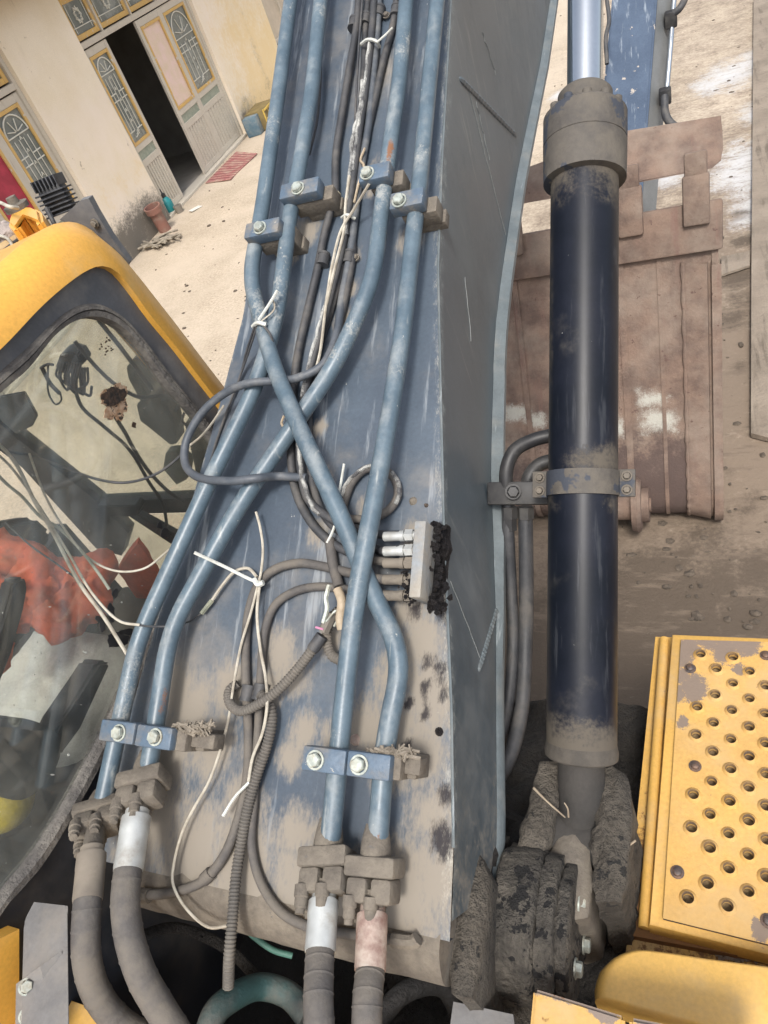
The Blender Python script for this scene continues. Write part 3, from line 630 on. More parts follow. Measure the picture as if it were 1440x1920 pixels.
hose_end(272, 1452, .098, (256,1532,1.37,240,1633,1.30,.0275), M_FERR, [(235,1690,1.27),(243,1760,1.25),(266,1830,1.23),(300,1890,1.22),(350,1970,1.2)], .0255)
hose_end(615, 1592, .092, (607,1690,1.20,600,1785,1.14,.0255), M_FERR, [(598,1830,1.11),(597,1880,1.08),(601,1960,1.05)], .0232)
hose_end(704, 1605, .092, (698,1715,1.18,694,1820,1.12,.0258), M_FERR_R, [(690,1860,1.09),(688,1900,1.07),(688,1970,1.05)], .0232)
# ---- cables and thin hoses lying on the boom plate
def cable(name, pts, h, r, m_, seg=8, n=8, jit=0, label=None, parent=None):
    bm = bmesh.new(); P = bpath(pts, h, n)
    if jit: 
        P = [p+BU*jit*noise.noise(Vector((i*.35, r*900, 0)))+BN*abs(jit)*.4*noise.noise(Vector((i*.3, 7, r*300))) for i, p in enumerate(P)]
    tube(bm, P, r, seg); o = ob(name, bm, m_, parent or exc)
    if label: o['label'] = label
    return o
cable('thin_hose', [(674,-30),(669,45),(655,130),(641,215),(630,290),(629,345),(629,372)], .018, .0098, M_CABLE, 10)
cable('thin_hose', [(622,388,.022),(608,440),(596,500),(576,585),(560,655),(551,720),(546,790),(546,860),(556,925),(588,985),(635,1026),(690,1046),(745,1056)], .014, .0098, M_CABLE, 10)
cable('hose_joint', [(632,362),(617,392)], .022, .0125, mat('brass hose joint', (.40,.36,.26,1), (.55,.52,.46,1), 40, .5, metal=.4), 12, label='pale crimped joint in the left thin hose')
cable('thin_hose', [(692,-30),(686,45),(681,150),(673,240),(662,330),(656,400),(645,480),(626,560),(601,640),(584,700),(580,760),(580,850),(590,925),(618,980),(660,1010),(715,1033)], .012, .0088, M_CABLE, 10)
cable('thin_hose', [(703,-30),(697,60),(686,160),(673,250),(664,320),(653,395),(640,470),(618,558),(597,640),(575,720),(566,780),(563,870),(577,935),(602,960),(640,985)], .030, .0092, M_CABLE, 10)
cable('peeling_tape', [(692,80),(686,130),(678,200),(668,250),(668,255),(660,320)], .0385, .0042, M_PEEL, 6, jit=.004)
cable('peeling_tape', [(680,150),(673,210),(662,250),(658,300),(652,370),(645,440)], .0365, .0048, M_PEEL, 6, jit=.005)
cable('peeling_tape', [(622,530),(607,580),(592,635),(577,690),(566,745)], .0375, .0046, M_PEEL, 6, jit=.004)
cable('peeling_tape', [(560,830),(566,890),(583,945),(598,965)], .0375, .0048, M_PEEL, 6, jit=.004)
cable('thin_hose', [(712,-30),(707,60),(699,150),(690,240),(676,320),(666,400),(656,480),(641,560),(630,630,.03),(604,685,.05),(560,708,.058),(525,714,.062),(470,718,.088),(425,735,.08),(378,775,.07),(349,828,.06),(347,868,.06),(368,893,.075),(430,902,.088),(480,897,.082),(520,893,.04),(575,896,.03)], .016, .0095, M_LOOP, 10, label='dark loop of hose swinging out over the left boom edge')
cable('thin_hose', [(746,-30),(738,40),(720,110),(700,200),(683,275)], .013, .0088, M_CABLE, 10)
cable('thin_hose', [(668,360),(661,420),(661,480),(650,545),(633,620),(612,680),(600,740)], .013, .0088, M_CABLE, 10)
cable('wire', [(684,278),(676,300),(682,310),(672,345),(664,380)], .03, .003, mat('tan wire', (.45,.36,.25,1), None, 9, .6), 6)
cable('wire', [(682,-30),(672,100),(667,200),(662,300),(655,340),(650,420),(652,440)], .034, .0032, M_CABLE, 6)
cable('wire', [(602,120),(600,170),(594,230),(580,290)], .012, .0034, M_CABLE, 6)
cable('wire', [(692,345,.09),(662,395,.05),(640,430,.043),(622,500,.042),(610,580,.042),(600,660,.042),(590,700,.042)], .043, .0034, M_WIRE, 6)
cable('wire', [(655,330),(648,380),(645,430),(628,500),(612,570)], .041, .0036, M_WIRE, 6)
def tie(pts, h, r=.0032, m_=M_TIE): return cable('cable_tie', pts, h, r, m_, 6, 6)
tie([(676,84,.03),(690,74,.044),(706,78,.044),(712,88,.025)], .04, .0042); tie([(706,80),(722,66),(736,52)], .045, .0026)
tie([(641,408,.03),(652,403,.044),(666,410,.03)], .04, .004)
# P-clips on the cables
def pclip(x, y, rot=0):
    bm = bmesh.new(); c = onB(x, y, .013); a = onB(x+6, y-30, .013)
    t = (a-c).normalized(); lathe(bm, c-t*.010, t, [(0,.0115),(0,.0145),(.02,.0145),(.02,.0115)], 16); lathe(bm, c-t*.016, t, [(0,.0105),(0,.0155),(.006,.0155),(.006,.0105)], 16); lathe(bm, c+t*.010, t, [(0,.0105),(0,.0155),(.006,.0155),(.006,.0105)], 16)
    o = ob('hose_clip', bm, M_CABLE, exc); return o
for x, y in ((664,45),(686,38),(711,24),(743,22),(606,487),(655,484),(465,1299),(488,1297)): pclip(x, y)
small = mesh('clip_bolt', hexbolt(.007,.006,.010), M_DUSTY)
for x, y in ((725,30),(667,484),(476,1298),(612,482)): place('clip_bolt', small, onB(x, y, .008), BM3, 1, exc)
# ring of hose right of the crossing
cable('thin_hose', [(640,985),(645,945),(660,905),(682,882),(706,877),(730,887),(744,908),(745,932),(730,955),(705,970),(675,974),(648,970),(632,955)], .016, .0088, M_HOSE, 10, label='coiled ring of hose on the plate beside the straight pipe')
cable('peeling_tape', [(640,930),(650,905),(667,888),(685,876),(697,873)], .0255, .004, M_PEEL, 6, jit=.003); cable('peeling_tape', [(735,885),(747,905),(748,928),(741,945)], .0225, .0045, M_PEEL, 6, jit=.003)
tie([(645,870),(640,900),(634,935),(630,975),(622,1000),(613,1018)], .03, .0028)
# valve manifold block with fittings on the right edge
bm = bmesh.new(); a, b = onB(789,1055,.05), onB(807,1055,.05); up_, dn_ = onB(797,985,.05), onB(797,1126,.05)
box(bm, onB(797,1056,.04), BM3, .0115, (up_-dn_).length/2, .042, .003); man = ob('manifold_block', bm, mat('manifold paint', (.20,.23,.26,1), (.30,.28,.24,1), 9, .6, dust=DUST, damt=.4, dsc=12), exc)
bm = bmesh.new(); box(bm, onB(823,1062,.006), BM3, .015, .082, .012, .003); subdiv(bm, 6); rough_up(bm, .008, 40, 3); rough_up(bm, .005, 130, 9); ob('oily_dirt', bm, M_OIL, man)
bm = bmesh.new(); 
for k in range(60):
    c = onB(818+random.gauss(0,9), 1060+random.uniform(-75,90), .03+random.uniform(0,.02)); bmesh.ops.create_icosphere(bm, subdivisions=1, radius=random.uniform(.003,.008), matrix=Matrix.Translation(c))
rough_up(bm, .003, 100); ob('dirt_crumbs', bm, M_OIL, man, kind='stuff')
for y, xl, mm in ((1003,728,M_FERR),(1031,722,M_FERR),(1056,700,M_FERR_D),(1087,690,M_DUSTY),(1117,700,M_DUSTY)):
    hh = .05; P0, P1 = onB(787, y, hh), onB(xl, y+(3 if y < 1050 else 0), hh); d = (P1-P0).normalized(); L = (P1-P0).length
    bm = bmesh.new(); lathe(bm, P0, d, [(0,.008),(.012,.008)], 12); lathe(bm, P0+d*.012, d, [(0,.0125),(.016,.0125)], 6); lathe(bm, P0+d*.028, d, [(0,.0075),(.003,.0075),(.003,.011),(.012,.011),(.012,.0098),(.045,.0098),(.047,.008)], 14)
    ob('hose_fitting', bm, mm, man)
bm = bmesh.new(); 
for k in range(90):
    c = onB(766+random.gauss(0,6), 1098+random.gauss(0,14), .055+random.uniform(-.01,.012)); bmesh.ops.create_icosphere(bm, subdivisions=1, radius=random.uniform(.002,.005), matrix=Matrix.Translation(c))
rough_up(bm, .002, 160); ob('dirt_crumbs', bm, M_OIL, man, kind='stuff')
cable('thin_hose', [(752,1003,.05),(725,1003,.045),(700,1000,.03),(665,990,.02),(640,985,.02)], .05, .0088, M_CABLE, 10)
cable('thin_hose', [(748,1031,.05),(715,1033,.04)], .05, .0088, M_CABLE, 10); cable('thin_hose', [(742,1056,.05),(700,1050,.035),(660,1040,.02)], .05, .0088, M_HOSE, 10)
cable('thin_hose', [(745,1087,.05),(700,1085,.045),(655,1074,.02),(610,1063),(560,1056),(515,1068),(485,1095),(468,1140),(461,1200),(462,1290),(466,1380),(464,1450),(450,1525),(420,1605),(380,1652),(330,1672),(268,1679)], .013, .0098, M_HOSE, 10)
cable('thin_hose', [(745,1117,.05),(700,1112,.04),(655,1106,.02),(600,1100),(555,1108),(517,1133),(497,1180),(490,1250),(486,1330),(481,1420),(476,1500),(472,1585),(487,1650),(525,1708),(580,1738),(660,1752),(738,1762)], .013, .0090, M_HOSE, 10)
cable('hose_fitting', [(735,1763),(775,1766),(783,1760)], .02, .0115, M_DUSTY, 8); cable('hose_fitting', [(258,1678),(280,1680)], .013, .014, M_DUSTY, 10); cable('hose_fitting', [(382,1650),(396,1636)], .013, .013, M_HOSE, 10)
def corr(pts, h, r):
    P = resample(bpath(pts, h, 10), int(sum((b-a).length for a, b in zip(bpath(pts, h, 10), bpath(pts, h, 10)[1:]))/.0021))
    bm = bmesh.new(); tube(bm, P, [r*(1 if (i//1) % 3 else .82) for i in range(len(P))], 10); return ob('corrugated_conduit', bm, M_CORR, exc)
corr([(586,1218,.05),(560,1252,.045),(520,1295,.045),(482,1322,.045),(450,1333,.04),(431,1318,.03),(430,1295,.02),(446,1281,.014)], .04, .0105)
corr([(487,1300),(505,1320),(510,1350),(500,1400),(482,1452),(468,1500),(454,1570),(443,1640,.03),(436,1720,.04),(430,1790,.05),(428,1850,.03)], .026, .0108)
corr([(642,1240,.035),(622,1228),(613,1195),(620,1160),(635,1145)], .03, .0105)
cable('connector', [(604,1192,.05),(586,1218,.05)], .05, .0125, M_CABLE, 10); cable('connector', [(622,1150,.05),(606,1185,.05)], .05, .0115, M_CORR, 6)
cable('fuse_holder', [(633,1105,.055),(641,1128,.058),(638,1160,.055),(641,1180,.05)], .05, .0095, mat('beige plastic', (.40,.33,.24,1), (.32,.25,.17,1), 20, .6), 10)
cable('terminal_strip', [(617,1097,.07),(611,1122,.07),(613,1140,.066),(606,1168,.06)], .06, .0048, M_ZINC, 6, label='bare metal terminal hanging from the wiring')
cable('wire', [(612,1165,.06),(630,1145,.062),(637,1150,.05),(626,1175,.055)], .06, .0022, M_ZINC, 6); cable('wire', [(606,1180,.06),(592,1176,.06)], .06, .0022, mat('pink wire', (.6,.25,.4,1), None, 9, .5), 6)
cable('hydraulic_hose', [(618,1010,.02),(625,1060,.02),(636,1100,.025)], .02, .011, M_HOSE, 10)
cable('wire', [(480,960),(488,990),(493,1030),(489,1075),(485,1092),(470,1150),(452,1210),(438,1285),(428,1350),(415,1400),(392,1465),(362,1518),(342,1560),(326,1620),(324,1655),(345,1698),(390,1738),(428,1736)], .030, .0029, M_WIRE, 7, label='long dirty white wire hanging down the boom plate')
cable('wire', [(487,1095),(482,1150),(488,1215),(498,1270),(501,1320,.05),(492,1375),(474,1420),(466,1465)], .032, .0033, M_WIRE, 7)
cable('wire', [(482,1082),(465,1066),(440,1072),(415,1100),(398,1125)], .018, .0036, M_WIRE, 6); cable('wire', [(398,1125),(386,1140),(378,1150)], .016, .0055, mat('green taped wire', (.30,.30,.22,1), (.16,.17,.13,1), 40, .6), 6); cable('wire', [(380,1148),(358,1164),(345,1168)], .012, .0020, M_CABLE, 6)
tie([(364,1036,.095),(420,1062,.05),(478,1090,.036),(494,1094,.03)], .04, .0038); tie([(476,1086),(484,1096),(494,1092)], .037, .006); tie([(468,1466,.03),(440,1495,.03),(418,1530,.035)], .03, .0034)
tie([(520,545,.10),(505,570,.10),(485,600,.093)], .1, .0036); tie([(474,612,.08),(484,605,.094),(499,609,.088)], .09, .005)
cable('wire', [(512,560),(514,580),(488,604,.094)], .09, .002, M_WIRE, 5)
cable('wire', [(478,612,.085),(462,660,.04),(452,700,.012),(430,760,.01),(405,830,.005),(385,900,.0),(372,930,.0)], .02, .0030, M_CABLE, 6); cable('wire', [(482,612,.085),(468,655,.05),(456,690,.02),(440,735,.012),(418,790,.005),(395,870,.0)], .02, .0026, M_CABLE, 6)
cable('wire', [(494,610,.088),(508,630,.08),(514,660,.06)], .07, .003, M_CABLE, 6); cable('wire', [(640,590),(634,620),(628,645)], .02, .0026, M_WIRE, 6)
cable('wire', [(532,780),(528,795),(540,805)], .02, .003, mat('tan wire', (.4,.3,.2,1)), 6)
cable('wire', [(420,760,.0),(400,790,.0),(380,815,.0),(352,838,-.02)], .0, .003, M_WIRE, 6)
for x, y, r, m_ in ((775,940,.008,M_DUSTY),(824,1372,.007,M_OIL),(666,1387,.010,M_FERR_R),(800,948,.004,M_BLACKRUST)):
    bm = bmesh.new(); lathe(bm, onB(x, y, -.001), BN, [(0,r*1.3),(.003,r),(.007,r*.6),(.008,r*.2)], 10); rough_up(bm, .0015, 90, r*900); ob('weld_stud', bm, m_, boom)
# ---- chassis well below the boom foot
bm = bmesh.new(); abox(bm, (-1.75,-.9,.9), (.75,.95,1.02)); ob('swing_frame', bm, M_DARK, exc)
bm = bmesh.new(); abox(bm, (-1.2,-1.6,1.02), (.7,.04,1.84)); ob('unseen_engine_hood', bm, M_YEL2, exc)  # unseen hood block, added to keep the sun out of the well
def dcable(name, pts, r, m_, seg=12, n=10): 
    bm = bmesh.new(); tube(bm, catmull([onD(*p) for p in pts], n), r, seg); return ob(name, bm, m_, exc)
dcable('hydraulic_hose', [(380,1990,1.35),(400,1905,1.4),(440,1868,1.45),(490,1850,1.5),(540,1865,1.5),(580,1910,1.45)], .026, mat('hose with teal mark', (.045,.047,.050,1), (.035,.085,.085,1), 5, .6, dust=(.16,.15,.13,1), damt=.3, dsc=9))
dcable('hydraulic_hose', [(130,1640,1.5),(140,1660,1.5),(125,1690,1.5),(80,1720,1.5)], .02, M_HOSE)
dcable('thin_hose', [(440,1690,1.35),(460,1740,1.4),(510,1780,1.4),(548,1792,1.4)], .006, mat('green wire', (.05,.13,.10,1), None, 9, .6)); dcable('thin_hose', [(250,1760,1.5),(330,1740,1.6),(420,1775,1.6),(480,1830,1.6)], .012, M_MUDD)
dcable('hydraulic_hose', [(700,1920,1.5),(760,1860,1.55),(830,1850,1.6),(870,1920,1.6)], .022, M_DARK)
# left bracket block
tb = [onZ(x, y, 2.12) for x, y in ((38,1728),(62,1682),(134,1690),(103,1742))]
bm = bmesh.new(); prism(bm, tb, onD(66,1990,1.17)-onD(70,1735,1.31)); bmesh.ops.bevel(bm, geom=bm.edges[:], offset=.008, segments=2, affect='EDGES'); brk = ob('frame_bracket', bm, M_STEELG, exc)
bm = bmesh.new(); P = [onD(x, y, d) for x, y, d in ((30,1845,1.245),(75,1812,1.235),(80,1830,1.235),(80,1960,1.24),(28,1960,1.25))]; prism(bm, P, Vector((.02,.03,-.01))); ob('bolt_plate', bm, M_STEELG, brk)
for x, y in ((50,1850),(50,1905)): place('bolt', bolt_me, onD(x, y, 1.236), axes(CAM-onD(x,y,1.236)), .8, brk)
bm = bmesh.new(); P = [onX(x, y, -1.15) for x, y in ((-160,1850),(-60,1790),(36,1742),(36,2040),(-160,2050))]; prism(bm, P, Vector((-.03,0,0))); ob('deck_panel', bm, M_YEL, exc)
# ---- muddy boom foot bosses on the right
def muddisc(x, y, X, w, r, m_, amp=.012, o=0, seg=48, name='foot_boss', cut=None):
    c = onX(x, y, X); bm = bmesh.new(); n = 6
    prof = [(0,.01),(0,r*.5),(0,r*.8),(.004,r*.94),(w*.2,r)]+[(w*(.2+.6*k/n), r*1.0) for k in range(1, n+1)]+[(w-.004,r*.94),(w,r*.8),(w,r*.5),(w,.01)]
    lathe(bm, c, (1,0,0), prof, seg); rough_up(bm, amp, 16, o); rough_up(bm, amp*.45, 55, o+3); return ob(name, bm, m_, exc)
BC = Vector((0, .40, 1.68))
def boss(X, w, r, m_, amp, o, name, chamf=.12, seg=64):
    bm = bmesh.new(); n = max(3, int(w/.010)); e = w*chamf
    prof = [(0,.01),(0,r*.45),(0,r*.75),(0,r*.92)]+[(e+(w-2*e)*k/n, r) for k in range(n+1)]+[(w,r*.92),(w,r*.75),(w,r*.55),(w,r*.3),(w,.01)]
    lathe(bm, Vector((X, BC.y, BC.z)), (1,0,0), prof, seg); rough_up(bm, amp, 14, o); rough_up(bm, amp*.5, 40, o+3); rough_up(bm, amp*.3, 110, o+9); return ob(name, bm, m_, exc, smooth=60)
boss(-.428, .040, .150, M_MUDD, .014, 1, 'boom_boss')
boss(-.382, .088, .145, M_MUDL, .0075, 2, 'frame_boss', .1)
boss(-.293, .034, .140, M_MUDL, .006, 5, 'pin_collar', .05)
boss(-.260, .028, .124, M_MUDL, .005, 7, 'pin_cover', .15)
for yy, zz in ((.445,1.715),(.335,1.70),(.40,1.61)): place('bolt', bolt_me, (-.230, yy, zz), axes((1,0,0)), 1.1, exc)
def zblock(pix, z, dz, m_, name, amp, o, slope=0):
    bm = bmesh.new(); P = [onZ(x, y, z) for x, y in pix]; base = resample(P+[P[0]], 44)[:-1]; ctr = sum(base, Vector())/len(base)
    rows = [[p-Vector((0,0,dz)) for p in base]]
    for k in range(1, 9): rows.append([p-Vector((0,0,dz*(1-k/8))) for p in base])
    for k in range(1, 7): rows.append([ctr+(p-ctr)*(1-k/6.5)+Vector((0,0,.018*math.sin(k/6*1.57))) for p in base])
    V = loft(bm, rows, closed=True); bm.faces.new(V[-1]); rough_up(bm, amp, 14, o); rough_up(bm, amp*.5, 40, o+2); rough_up(bm, amp*.3, 110, o+5); return ob(name, bm, m_, exc, smooth=60)
zblock([(985,1612),(1012,1606),(1034,1596),(1044,1560),(1058,1540),(1090,1538),(1100,1565),(1112,1640),(1104,1720),(1060,1730),(1010,1690)], 1.72, .30, M_DUSTY, 'stop_bracket', .0035, 4)
zblock([(884,1850),(935,1800),(990,1830),(1000,1900),(985,2020),(850,2020),(862,1910)], 1.62, .4, M_MUD, 'frame_web', .012, 8)
bm = bmesh.new(); P = [onZ(x, y, 1.80) for x, y in ((850,1878),(962,1902),(975,1990),(835,1990))]; prism(bm, P, Vector((0,0,-.03))); ob('frame_plate', bm, M_STEELG, exc)
zblock([(843,1668),(866,1606),(900,1598),(918,1640),(912,1720),(898,1800),(884,1870),(850,1870),(838,1760)], 1.90, .32, M_MUD, 'caked_mud', .0045, 21)
# mud heap on the boom foot edge
bm = bmesh.new(); bmesh.ops.create_icosphere(bm, subdivisions=4, radius=.075, matrix=Matrix.Translation((-.455,.44,1.77))@Matrix.Diagonal((.42,1,1,1))); rough_up(bm, .02, 18, 2); rough_up(bm, .008, 60, 5); ob('caked_mud', bm, M_MUD, exc)
# ---- lift cylinder
ca, cb_ = onD(1090, 1400, 1.55), onD(1096, 300, 1.62); cax = (cb_-ca).normalized(); CLEN = (cb_-ca).length
cyl = empty('lift_cylinder', ca, exc)
bm = bmesh.new(); ldu = bm.verts.layers.float.new('dust'); A3 = axes(cax, BU)
nt_ = 90; rings = []
for i in range(nt_+1):
    t = i/nt_*CLEN; ring = []
    for k in range(40):
        a = 2*math.pi*k/40; v = bm.verts.new(ca+A3@Vector((.0750*math.cos(a), .0750*math.sin(a), t))); px, py = proj(v.co)
        s = max(0, 1-(t-.0)/.095)*1.3                                       # dust collected at the foot
        tb_ = (onD(1090,905,1.55)-ca).dot(cax)
        d = t-tb_; s = max(s, .95*max(0, 1-abs(d-.045)/.055)*max(0, min(1, .62+math.cos(a)*.7)), .45*max(0, 1-abs(d+.05)/.04)*abs(math.cos(a)))
        s = max(s, (.85*max(0, 1-(CLEN-.06-t)/.10) if t > CLEN-.16 else 0)*(.3+.9*abs(math.cos(a))))
        s = max(s, .62*max(0, -math.cos(a)-.70)*3.2 if t > .5 else 0); v[ldu] = s; ring.append(v)
    rings.append(ring)
for a, b in zip(rings, rings[1:]):
    for k in range(40): bm.faces.new((a[k], a[(k+1)%40], b[(k+1)%40], b[k]))
ob('barrel', bm, M_CYL, cyl)
bm = bmesh.new(); lathe(bm, ca-cax*.02, cax, [(-.004,.05),(-.004,.073),(0,.0775),(.012,.0785),(.022,.0765),(.03,.0752)], 40); ob('end_ring', bm, mat('dusty ring', (.085,.074,.061,1), (.055,.049,.042,1), 14, .85, bump=.1), cyl)
gt = (onD(1095, 340, 1.61)-ca).dot(cax)
bm = bmesh.new(); lathe(bm, ca+cax*gt, cax, [(0,.075),(.003,.0915),(.085,.0930),(.086,.0915),(.088,.0915),(.089,.093),(.152,.093),(.158,.088),(.158,.062),(.205,.061),(.212,.055),(.212,.04)], 48)
gl_ = ob('gland', bm, M_CYLD, cyl)
bm = bmesh.new(); lathe(bm, (0,0,0), (0,0,1), [(0,.0105),(.012,.0105),(.0135,.009)], 14); sc_me = mesh('cap_screw', bm, M_CYLD)
for k in range(12):
    a = 2*math.pi*k/12+.2; place('cap_screw', sc_me, ca+A3@Vector((.0775*math.cos(a), .0775*math.sin(a), gt+.157)), A3, 1, gl_)
bm = bmesh.new(); lathe(bm, ca+cax*(gt+.2), cax, [(0,.0400),(.34,.0400),(.34,.0401),(1.5,.0401)], 48, close=False); ob('rod', bm, M_CHROME, cyl)
mb = onD(1090, 905, 1.553); tb_ = (mb-ca).dot(cax)
bm = bmesh.new(); lathe(bm, ca+cax*(tb_-.027), cax, [(0,.0755),(0,.0795),(.054,.0795),(.054,.0755)], 44, close=False)
for s in (-1, 1): box(bm, ca+cax*tb_+A3@Vector((.093*s, .0, 0))*1+ (A3@Vector((0,1,0)))*(.0), A3, .018, .006, .030, .002)
band = ob('clamp_band', bm, M_CYLD, cyl)
fn = A3@Vector((0,1,0)); fn = fn if fn.dot(CAM-mb) > 0 else -fn
for s in (-1, 1):
    for t in (-.015, .015): place('band_bolt', small, ca+cax*(tb_+t)+A3@Vector((.094*s,0,0))+fn*.0062, axes(fn), 1.15, band)
bm = bmesh.new(); lathe(bm, ca-cax*.16, cax, [(0,.05),(.145,.05)], 24); lathe(bm, ca-cax*.2-BU*.05, BU, [(0,.03),(0,.062),(.1,.062),(.1,.03)], 28); ob('cylinder_eye', bm, mat('dark dusty eye', (.030,.028,.026,1), (.045,.041,.037,1), 9, .85, bump=.1), cyl)
zblock([(1012,1428),(1050,1424),(1048,1490),(1028,1570),(1008,1612),(968,1612),(985,1540),(1003,1470)], 1.76, .35, M_MUD, 'clevis_ear', .009, 11)
zblock([(1125,1448),(1150,1438),(1175,1452),(1184,1500),(1182,1590),(1165,1690),(1118,1690),(1108,1560)], 1.74, .35, M_MUD, 'clevis_ear', .011, 15)
bm = bmesh.new(); bmesh.ops.create_grid(bm, x_segments=60, y_segments=60, size=.5, matrix=Matrix.Translation((-.25,.66,1.32))); 
for v in bm.verts: v.co.z += .10*fb(v.co, 3)+.03*fb(v.co, 14)-.25*max(0, v.co.y-.75)
ob('mud_bed', bm, M_MUDD, exc, kind='stuff')
# hoses between boom and cylinder
bm = bmesh.new(); box(bm, onD(972, 925, 1.72), A3, .075, .012, .028, .004); hb = ob('hose_bracket', bm, M_BLK, exc)
dcable('steel_tube', [(1040,815,1.72),(1000,825,1.73),(965,845,1.73),(950,880,1.73),(950,925,1.74)], .017, M_BLK); dcable('steel_tube', [(1040,862,1.72),(1010,872,1.73),(992,895,1.73),(988,925,1.74)], .017, M_BLK)
dcable('hydraulic_hose', [(952,940,1.76),(953,1000,1.77),(958,1100,1.8),(962,1200,1.8),(955,1300,1.78),(935,1400,1.75)], .0155, M_CABLE); dcable('hydraulic_hose', [(985,950,1.76),(986,1020,1.77),(987,1120,1.79),(985,1220,1.79),(978,1330,1.76),(955,1420,1.7),(920,1480,1.66)], .0185, M_CABLE)
for x, w in ((955,.02),(985,.021)):
    bm = bmesh.new(); lathe(bm, onD(x, 950, 1.755), onD(x+1, 985, 1.765)-onD(x, 950, 1.755), [(0,w),(.03,w),(.03,w*.85),(.06,w*.85)], 6); ob('hose_fitting', bm, M_BLK, exc)
place('bolt', mesh('bracket_bolt', hexbolt(), M_BLK), onD(962, 922, 1.70), axes(CAM-onD(962,922,1.7)), 1.1, hb)
bm = bmesh.new(); P = [onD(x, y, 2.3) for x, y in ((1010,1000),(1022,975),(1022,1003))]; prism(bm, P, Vector((0,.004,0))); bm.free()
# ---- bucket, standing on its heel with the teeth up
YB = 3.18; BXR = .13; BXL = -1.12
bk = empty('bucket', (-.5, 3.4, 0), exc)
PROF = [(1346,470),(1345,560),(1344,650),(1342,740),(1340,820),(1338,900),(1336,960)]
prof = [Vector((0, 3.66, 1.60)), Vector((0, 3.54, 1.25)), Vector((0, 3.38,.88)), Vector((0, 3.22,.52)), Vector((0, 3.10,.30)), Vector((0, 3.06,.15)), Vector((0, 3.12,.05)), Vector((0, 3.34,.02))]
prof = catmull(prof, 8)
bm = bmesh.new(); lpa = bm.verts.layers.float.new('paint'); lda = bm.verts.layers.float.new('dark'); NX = 60; rows = []
PB = [(1225,745,45,18),(1235,790,50,32),(965,775,42,25),(1010,790,25,20),(1160,800,14,30)]; 
for p in prof:
    row = []
    for k in range(NX+1):
        X = BXL+(BXR-.03-BXL)*k/NX; v = bm.verts.new((X, p.y, p.z)); x, y = proj(v.co)
        v[lpa] = max([0]+[1.25*(1-max(abs(x-a)/w, abs(y-b)/h)) if max(abs(x-a)/w, abs(y-b)/h) < 1 else 0 for a, b, w, h in PB]); v[lda] = max(0, min(1, (.66-p.z)/.26))*(1 if X > -.5 else .75); row.append(v)
    rows.append(row)
for a, b in zip(rows, rows[1:]):
    for k in range(NX): bm.faces.new((a[k], a[k+1], b[k+1], b[k]))
loft(bm, [[Vector((X_, p.y+.02, p.z+.004)) for X_ in (BXL, BXR-.03)] for p in prof])
ob('shell', bm, M_RUST, bk)
for X0, X1 in ((-.35,-.315),(-.155,-.135),(-.90,-.87),(-.62,-.59)):                # wear strips
    bm = bmesh.new(); loft(bm, [[Vector((X0,p.y+.005,p.z)), Vector((X0,p.y-.008,p.z-.003)), Vector((X1,p.y-.008,p.z-.003)), Vector((X1,p.y+.005,p.z))] for p in prof[:-6]]); ob('wear_strip', bm, M_RUST, bk)
for X in (BXL-.02, BXR-.03):                                               # side plates
    bm = bmesh.new(); edge = [Vector((X, p.y-.012, p.z)) for p in prof]; 
    P = edge+[Vector((X, 4.05, .40)), Vector((X, 4.18, 1.05)), Vector((X, 3.95, 1.50)), Vector((X, 3.66, 1.50))]
    prism(bm, P, Vector((.03,0,0))); ob('side_cheek', bm, M_RUST, bk)
bm = bmesh.new()                                                         # side wear flange on the right cheek
pf = prof[5:-4]; loft(bm, [[Vector((-.035,p.y+.004,p.z)), Vector((-.030,p.y-.012,p.z-.003)), Vector((.078,p.y-.040,p.z-.012)), Vector((.084,p.y-.020,p.z-.010)), Vector((.096,p.y-.018,p.z-.01)), Vector((.098,p.y-.050,p.z-.016)), Vector((BXR+.012,p.y-.050,p.z-.016)), Vector((BXR+.012,p.y+.012,p.z))] for p in pf])
ob('cheek_flange', bm, M_RUST, bk)
bm = bmesh.new(); tube(bm, [Vector((-.034,p.y-.008,p.z)) for p in pf], [.010+.004*math.sin(i*2.1) for i in range(len(pf))], 8); ob('weld_bead', bm, M_RUST, bk)
bm = bmesh.new(); tube(bm, [onY(1328,725,pf[12].y-.06), onY(1312,770,pf[14].y-.055), onY(1300,815,pf[16].y-.05)], [.004,.007,.004], 6); bm.free()
tp = prof[0]; LD = (prof[0]-prof[3]).normalized(); LN = Vector((0,-LD.z,LD.y)); LN = LN if LN.y < 0 else -LN
bm = bmesh.new(); box(bm, Vector(((BXL+BXR)/2, tp.y, tp.z))-LD*.08+LN*.012, Matrix((Vector((1,0,0)), LD, LN)).transposed(), (BXR-BXL)/2+.02, .115, .024, .012); lip = ob('cutting_lip', bm, M_RUST, bk)
for X in (.035,-.265,-.565,-.865,-1.08):                                 # adapters and teeth
    bm = bmesh.new(); c = Vector((X, tp.y, tp.z))+LD*.05+LN*.030; R_ = Matrix((Vector((1,0,0)), LD, LN)).transposed()
    box(bm, c, R_, .060, .115, .035, .014); box(bm, c+LD*.15, R_, .05, .06, .030, .012); rough_up(bm, .003, 20); ob('tooth', bm, M_RUST, bk)
bm = bmesh.new(); P = [onD(x, y, d) for x, y, d in ((938,350,3.86),(1168,265,3.70),(1352,236,3.60),(1355,302,3.56),(1336,318,3.56),(1168,348,3.66),(938,392,3.83))]
prism(bm, P, Vector((.01,.07,.03))); bmesh.ops.bevel(bm, geom=bm.edges[:], offset=.008, segments=2, affect='EDGES'); ob('levelling_bar', bm, M_RUST, bk)
